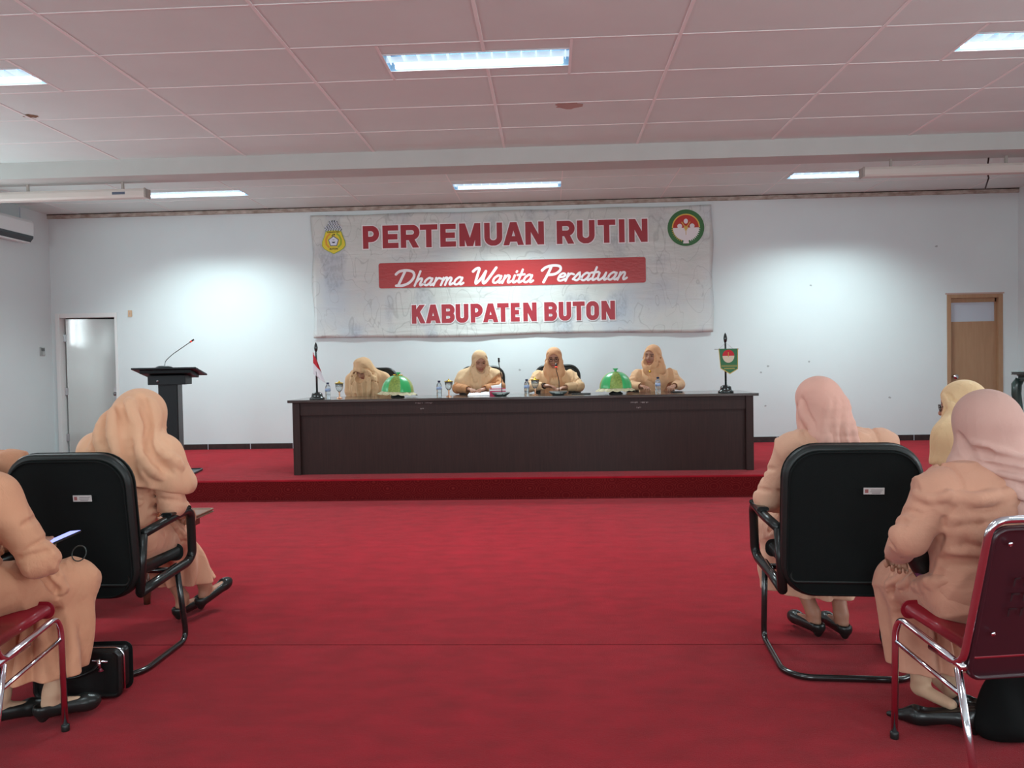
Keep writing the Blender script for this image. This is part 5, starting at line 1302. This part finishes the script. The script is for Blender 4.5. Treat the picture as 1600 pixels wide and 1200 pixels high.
for a in (-1.6, 1.8): put([(a-1, 28.2), (a+.8, 28.2), (a+.9, 30.8), (a-.6, 30.4)], M_k, -.013)
o = mb.build('shield_emblem', t); o['label'] = 'yellow shield emblem under a patterned crown'
def tinytext(s_, x, z, size, parent, mt, y=-.0142, squash=1.0):
    cu = bpy.data.curves.new('lettering', 'FONT'); cu.body = s_; cu.size = size; cu.align_x = 'CENTER'; cu.align_y = 'CENTER'; cu.offset = size*.02
    tmp = bpy.data.objects.new('lettering', cu); COL.objects.link(tmp); bpy.context.view_layer.update()
    me = bpy.data.meshes.new_from_object(tmp.evaluated_get(bpy.context.evaluated_depsgraph_get())); COL.objects.unlink(tmp); bpy.data.objects.remove(tmp)
    for v in me.vertices: v.co = Vector((x-ox+v.co.x*squash, y, z-oz+v.co.y))
    me.materials.clear(); me.materials.append(mt); ob = bpy.data.objects.new('lettering', me); COL.objects.link(ob); ob.parent = parent; return ob
tinytext('KABUPATEN', c0[0], c0[1]+12*U, .030, o, M_k); tinytext('BUTON', c0[0], c0[1]-14.3*U, .034, o, M_k)
# emblem at right: green ring, red over white disc, flower
M_eg = mat('emblem deep green', (52, 106, 54), .4); M_er = mat('emblem red', (184, 44, 32), .4); M_ew = mat('emblem white', (226, 220, 222), .4); M_egold = mat('emblem gold', (212, 176, 78), .4)
mb = MB(); c0 = P_(1071.5, 356)
circ = lambda r_, a0=0, a1=360, n_=40: [(r_*math.cos(math.radians(a0+(a1-a0)*i/n_)), r_*math.sin(math.radians(a0+(a1-a0)*i/n_))) for i in range(n_+(0 if a1-a0 == 360 else 1))]
put(circ(28), M_eg, -.0100); put(circ(21.5, 0, 180), M_egold, -.0110); put(circ(19.6, 0, 180), M_er, -.0118)
for i in range(22):
    a = math.radians(186+168*i/21)
    if abs(math.degrees(a)-270) < 14: continue
    put([(19*math.cos(a-.07), 19*math.sin(a-.07)), (22.6*math.cos(a), 22.6*math.sin(a)), (19*math.cos(a+.07), 19*math.sin(a+.07))], M_egold if a < 4.6 else M_ew, -.0110)
put(circ(19.8, 180, 360), M_ew, -.0118); put([(-3.5, -18), (3.5, -18), (4.6, -24), (-4.6, -24)], M_ew, -.0112)
for x, z, rx, rz_ in ((0, 10, 3.2, 3.9), (-9.5, 2.6, 3.8, 3.6), (9.5, 2.6, 3.8, 3.6)): put([(x+rx*math.cos(a), z+rz_*math.sin(a)) for a in np.linspace(0, 2*math.pi, 17)[:-1]], M_ew, -.0128)
put([(4.5*math.cos(a)*(1 if i % 2 else .45), -.5+4.8*math.sin(a)*(1 if i % 2 else .45)) for i, a in enumerate(np.linspace(0, 2*math.pi, 17)[:-1])], M_egold, -.0134)
for q in ribbon([(-1, .5), (-6.5, 9)], 1.3)+ribbon([(1, .5), (6.5, 9)], 1.3)+ribbon([(0, 0), (0, -11)], .9): put(q, M_egold, -.0131)
o = mb.build('round_emblem', t); o['label'] = 'round green emblem with red and white disc'

# ---------------------------------------------------------------- things on walls and ceiling
M_ac = mat('air conditioner white', (226, 230, 230), .35); M_ac2 = mat('air conditioner slot', (70, 78, 82), .5)
t = thing('air_conditioner', 'white split air conditioner on the left wall, cut by the photo edge', 'air conditioner', (XL, 9.85, 3.04))
mb = MB(); prof = [(0, 0), (.16, -.0), (.20, .05), (.205, .24), (.18, .28), (0, .28)]
mb.add([(x, y, z) for y in (-.42, .42) for x, z in prof], [tuple(range(6)), tuple(reversed(range(6, 12)))]+[(i, 6+i, 6+(i+1) % 6, (i+1) % 6) for i in range(6)], M_ac); mb.build('casing', t, .008)
mb = MB(); mb.add([(.165, -.40, -.003), (.206, -.40, .045), (.208, -.40, .075), (.165, .40, -.003), (.206, .40, .045), (.208, .40, .075)], [(0, 1, 4, 3), (1, 2, 5, 4)], M_ac2); mb.build('air_slot', t)
mb = MB(); mb.box(.10, .17, -.38, .38, -.02, -.005, M_ac); mb.build('louver_flap', t)
mb = MB(); mb.box(.05, .06, .36, .375, .28, .45, M_frost); mb.build('pipe_cover', t)
t = thing('room_thermostat', 'small grey control on the left wall beside the left door', 'thermostat', (XL, 10.66, 1.55))
mb = MB(); mb.rbox(.010, 0, .06, .02, .09, .12, .008, mat('light grey plastic', (178, 186, 184), .4), axis='y'); c_ = mb.build('control_case', t)
mb = MB(); mb.box(.0202, .0210, -.035, .035, .065, .105, mat('display grey', (96, 104, 104), .3)); mb.build('display', c_)
p = at(203.5, 490, YB); t = thing('socket_plate', 'small beige plate on the back wall right of the left door', 'wall plate', (p.x, YB, p.z-.045))
mb = MB(); mb.rbox(0, -.006, .045, .055, .012, .09, .006, mat('beige plastic', (214, 180, 146), .5)); mb.box(-.004, .004, -.0135, -.012, .03, .06, M_faint); mb.build('plate', t)
M_case = mat('off white metal case', (206, 200, 192), .45); M_caseg = mat('grey case shade', (168, 162, 154), .5)
def screen_case(x0, x1, lb, labelx):
    t = thing('screen_case', lb, 'projection screen', ((x0+x1)/2, 8.42, 3.17), 0, 'rolled projection screens under the beam'); wd = (x1-x0)/2
    mb = MB(); prof = [(-.05, .0), (.04, .0), (.05, .02), (.05, .075), (.035, .095), (-.05, .095), (-.06, .07), (-.06, .02)]
    mb.add([(x, y, z) for x in (-wd, wd) for y, z in prof], [tuple(range(8)), tuple(reversed(range(8, 16)))]+[(i, 8+i, 8+(i+1) % 8, (i+1) % 8) for i in range(8)], M_case); mb.build('case', t)
    for sx in (-1, 1):
        mb = MB(); mb.rbox(sx*(wd+.006), -.005, .048, .022, .116, .104, .01, M_caseg); mb.build('end_cap', t)
    for fx in (-.8, 0, .8):
        mb = MB(); mb.box(wd*fx-.012, wd*fx+.012, -.01, .01, .095, BEAMZ-3.17, M_caseg); mb.build('bracket', t)
    if labelx: mb = MB(); mb.box(wd-.35, wd-.21, -.0615, -.060, .035, .062, M_gr); mb.build('case_sticker', t)
    return t
screen_case(-6.9, -4.28, 'long rolled screen case under the beam at left', True)
sc2 = screen_case(3.23, 6.1, 'long rolled screen case under the beam at right, a cable hanging from it', False)
mb = MB(); mb.tube([(-.14, .06, .18), (-.15, .075, .05), (-.13, .08, -.02), (-.10, .2, -.10)], .008, M_eye, 8); mb.build('cable', sc2)
# scuffs on the back wall
M_sc = mat('grey scuff', (166, 174, 174), .8)
SCUFFS = [(1200, 572, 'upper one of two scuffs just right of the pennant'), (1189, 582, 'lower one of two scuffs just right of the pennant'), (1390, 621, 'lone scuff left of the brown door, level with its knob'),
          (1196, 634, 'scuff just above the right end of the table side'), (1267, 446, 'scuff in the bright pool of light right of the banner'), (1463, 385, 'high scuff above and left of the brown door'),
          (812, 578, 'scuff between the two middle women at the table'), (1264, 565, 'scuff above the rose headscarf')]
for i, (px, py, lb) in enumerate(SCUFFS):
    p = at(px, py, YB); mb = MB(); rr = random.Random(i); mb.add([(p.x+.011*(1+rr.random())*math.cos(a), YB-.0012, p.z+.009*(1+rr.random())*math.sin(a)) for a in np.linspace(0, 2*math.pi, 9)[:-1]], [tuple(range(8))], M_sc)
    tag(mb.build('wall_scuff'), 'grey wall '+lb, 'scuff', 'grey scuff marks on the back wall')

# ---------------------------------------------------------------- floor level things
t = thing('handbag', 'black handbag with silver zip on the carpet behind the left black chair', 'handbag', (-1.93, 3.16, 0), math.radians(4))
M_lea = mat('black leather', (20, 22, 22), .35, coat=.2, bump=(90, .2, .003, one))
mb = MB(); mb.rbox(0, 0, .105, .36, .12, .20, .035, M_lea); b_ = mb.build('bag_body', t)
def rr_path(w_, h_, r_, z0): 
    return [(-w_/2, z0)]+[(-w_/2+r_-r_*math.cos(a), z0+h_-r_+r_*math.sin(a)) for a in np.linspace(0, math.pi/2, 6)]+[(w_/2-r_+r_*math.sin(a), z0+h_-r_+r_*math.cos(a)) for a in np.linspace(0, math.pi/2, 6)]+[(w_/2, z0)]
mb = MB(); mb.tube([(x, -.035, z) for x, z in rr_path(.362, .169, .04, .038)], .004, M_chrome, 8); mb.build('zipper', t)
mb = MB(); mb.tube([(-.13, -.062, .15), (-.08, -.075, .11), (.0, -.078, .10), (.08, -.072, .13), (.10, -.06, .16)], .007, M_lea, 10, bend=.03); mb.build('strap', t)
mb = MB(); mb.tube([(.095, -.066, .17), (.10, -.07, .135)], .008, M_chrome, 8); mb.tube([(.07, -.066, .165), (.13, -.066, .16)], .005, M_chrome, 8); mb.lathe([(.0, 0), (.011, .004), (.0, .02)], mat('wine charm', (120, 40, 56), .3, coat=.5), 8, (.105, -.07, .12)); mb.build('zip_pull', t)
# shoes slipped off under the nearest chair
def pump(loc, rz, lb):
    t = thing('shoe', lb, 'shoe', loc, rz, None)
    F = Field((-.07, -.17, -.01), (.07, .20, .13), .004)
    F.cap((0, -.10, .055), (0, .06, .030), .033, .036, .02); F.cap((0, .06, .030), (0, .155, .016), .034, .010, .02); F.cap((0, -.115, .075), (0, -.10, .05), .026, .032, .02)
    F.cap((0, -.10, .115), (0, .045, .070), .030, .030, .006, 's'); F.cap((0, -.04, .0), (0, .02, -.03), .03, .03, .02, 's'); F.cut((0, 0, .004), (0, 0, -1), .002)
    sdf_obj('upper', F, [M_lea], t)
    mb = MB(); mb.lathe([(.009, 0), (.010, .02), (.020, .055)], M_lea, 12, (0, -.118, 0)); mb.build('heel', t)
pump((1.36, 2.90, 0), math.radians(62), 'pointed black high heeled shoe standing empty under the nearest burgundy chair')
pump((1.56, 2.97, 0), math.radians(35), 'second black high heeled shoe, deeper under the nearest burgundy chair')
t = thing('shopping_bag', 'upright black bag standing in the dark under the nearest burgundy chair', 'bag', (1.62, 2.83, 0), math.radians(8))
F = Field((-.2, -.13, -.01), (.2, .13, .33), .007)
for x in (-.06, .0, .06): F.cap((x*1.7, 0, .06), (x, 0, .22), .075, .045, .05)
F.disp(lambda x, y, z: .005*np.sin(40*x+20*z)); F.cut((0, 0, .004), (0, 0, -1), .003); sdf_obj('bag_body', F, [mat('matte black cloth', (15, 16, 16), .85, spec=.15)], t)
mb = MB(); mb.tube([(-.06, 0, .24), (-.05, .01, .30), (.05, .01, .30), (.06, 0, .24)], .006, M_lea, 8, bend=.03); mb.build('handle', t)
# held things
t = thing('phone', 'lit phone held by the woman at the left edge', 'phone', (-1.925, 3.02, .675), math.radians(-20)); t.rotation_euler = (math.radians(12), math.radians(-8), math.radians(-25))
mb = MB(); mb.rbox(0, 0, 0, .075, .009, .15, .010, M_blackp, axis='z'); b_ = mb.build('phone_body', t)
mb = MB(); mb.box(-.034, .034, -.070, .070, .0046, .0052, mat('lit phone screen', (150, 150, 230), .3, emit=((150, 160, 250), 1.1))); mb.build('screen', b_)
t = thing('bracelet', 'thin dark bangle hanging at the hand with the phone', 'bangle', (-1.83, 2.99, .625)); mb = MB(); mb.tube([(.028*math.cos(a), .01*math.sin(a), .028*math.sin(a)) for a in np.linspace(0, 2*math.pi, 21)], .0025, M_mic, 6); mb.build('ring', t)
t = thing('pouch', 'small black pouch with purple print held by the woman with the knotted scarf', 'pouch', (1.265, 2.80, .60), math.radians(10))
M_pp = mat('purple print', (128, 62, 108), .5, var=((40, 30, 38), 60, one, .12))
F = Field((-.09, -.07, -.12), (.09, .07, .12), .006); F.cap((-.015, 0, .045), (.022, 0, -.045), .036, .030, .02); F.ell((-.02, 0, .06), (.05, .035, .03), .02); F.disp(lambda x, y, z: .004*np.sin(60*x+70*z))
sdf_obj('pouch_body', F, [M_lea, M_pp], t, pick=lambda C: ((C[:, 2] < -.015) & (C[:, 1] < 0) & (C[:, 0] < .035)).astype(int))
mb = MB(); mb.tube([(.02, -.02, .06), (.055, -.035, -.01), (.06, -.03, -.09)], .007, M_lea, 8, bend=.03); mb.build('strap', t)
# low wooden table before the left black chair
M_brn = mat('dark stained wood', (104, 66, 52), .35, coat=.4, var=((84, 52, 40), 7, (1, 8, 8), .3)); M_bedge = mat('worn wood edge', (126, 90, 72), .45, coat=.15)
t = thing('coffee_table', 'low dark wooden table in front of the woman in the long peach scarf', 'table', (-2.63, 4.64, 0)); t.scale = (1, 1, .88)
mb = MB(); mb.rbox(0, 0, .505, 1.02, .03, .55, .02, M_bedge, axis='z'); mb.build('tabletop', t)
mb = MB(); mb.box(-.44, .44, -.21, -.19, .42, .49, M_brn); mb.box(-.44, .44, .19, .21, .42, .49, M_brn); mb.box(-.44, -.42, -.19, .19, .42, .49, M_brn); mb.box(.42, .44, -.19, .19, .42, .49, M_brn); mb.build('apron', t)
for x in (-.32, .32):
    for y in (-.23, .23):
        mb = MB(); mb.lathe([(.017, 0), (.02, .05), (.022, .055), (.024, .10), (.02, .12), (.028, .42)], M_brn, 14, (x, y, 0)); mb.build('leg', t)
# at the right edge: glass topped table with a green carved stool on it
M_gw = mat('dark green lacquer', (44, 66, 62), .3, coat=.4); M_gt = mat('glass top edge', (170, 184, 190), .1, coat=.6)
t = thing('low_cabinet', 'black table with a pale glass top at the right edge of the photo', 'table', (3.92, 6.05, 0))
mb = MB(); mb.rbox(0, 0, .683, 1.12, .018, .60, .015, M_gt, axis='z'); mb.build('glass_top', t)
mb = MB(); mb.box(-.55, .55, -.28, .28, .58, .674, M_blackp); mb.build('carcass', t, .006)
for x in (-.52, .52):
    for y in (-.25, .25): mb = MB(); mb.box(x-.03, x+.03, y-.03, y+.03, 0, .58, M_blackp); mb.build('leg', t, .004)
t = thing('carved_stool', 'dark green stool with curved legs standing on the glass topped table', 'stool', (3.71, 6.0, .6945))
mb = MB(); mb.rbox(0, 0, .495, .52, .022, .36, .012, M_gw, axis='z'); mb.rbox(0, 0, .46, .47, .05, .31, .02, M_gw, axis='z'); mb.build('seat_top', t)
for sx in (-1, 1):
    for sy in (-1, 1):
        mb = MB(); x, y = sx*.215, sy*.135
        mb.tube([(x, y, .45), (x+sx*.018, y+sy*.01, .41), (x+sx*.02, y+sy*.01, .34), (x+sx*.0, y, .20), (x-sx*.012, y, .08), (x-sx*.002, y, .03), (x+sx*.022, y+sy*.012, .012)], [.030, .036, .034, .024, .019, .020, .026][:7], M_gw, 12); mb.build('leg', t)
mb = MB(); pr = [(-.17, .445), (.17, .445), (.17, .36)]+[(.17-.34*i/10, .36-.045*math.sin(math.pi*i/10)) for i in range(1, 10)]+[(-.17, .36)]
mb.prism(pr, -.145, -.125, mat('red brown carved panel', (110, 58, 48), .35, coat=.4)); mb.build('apron', t)
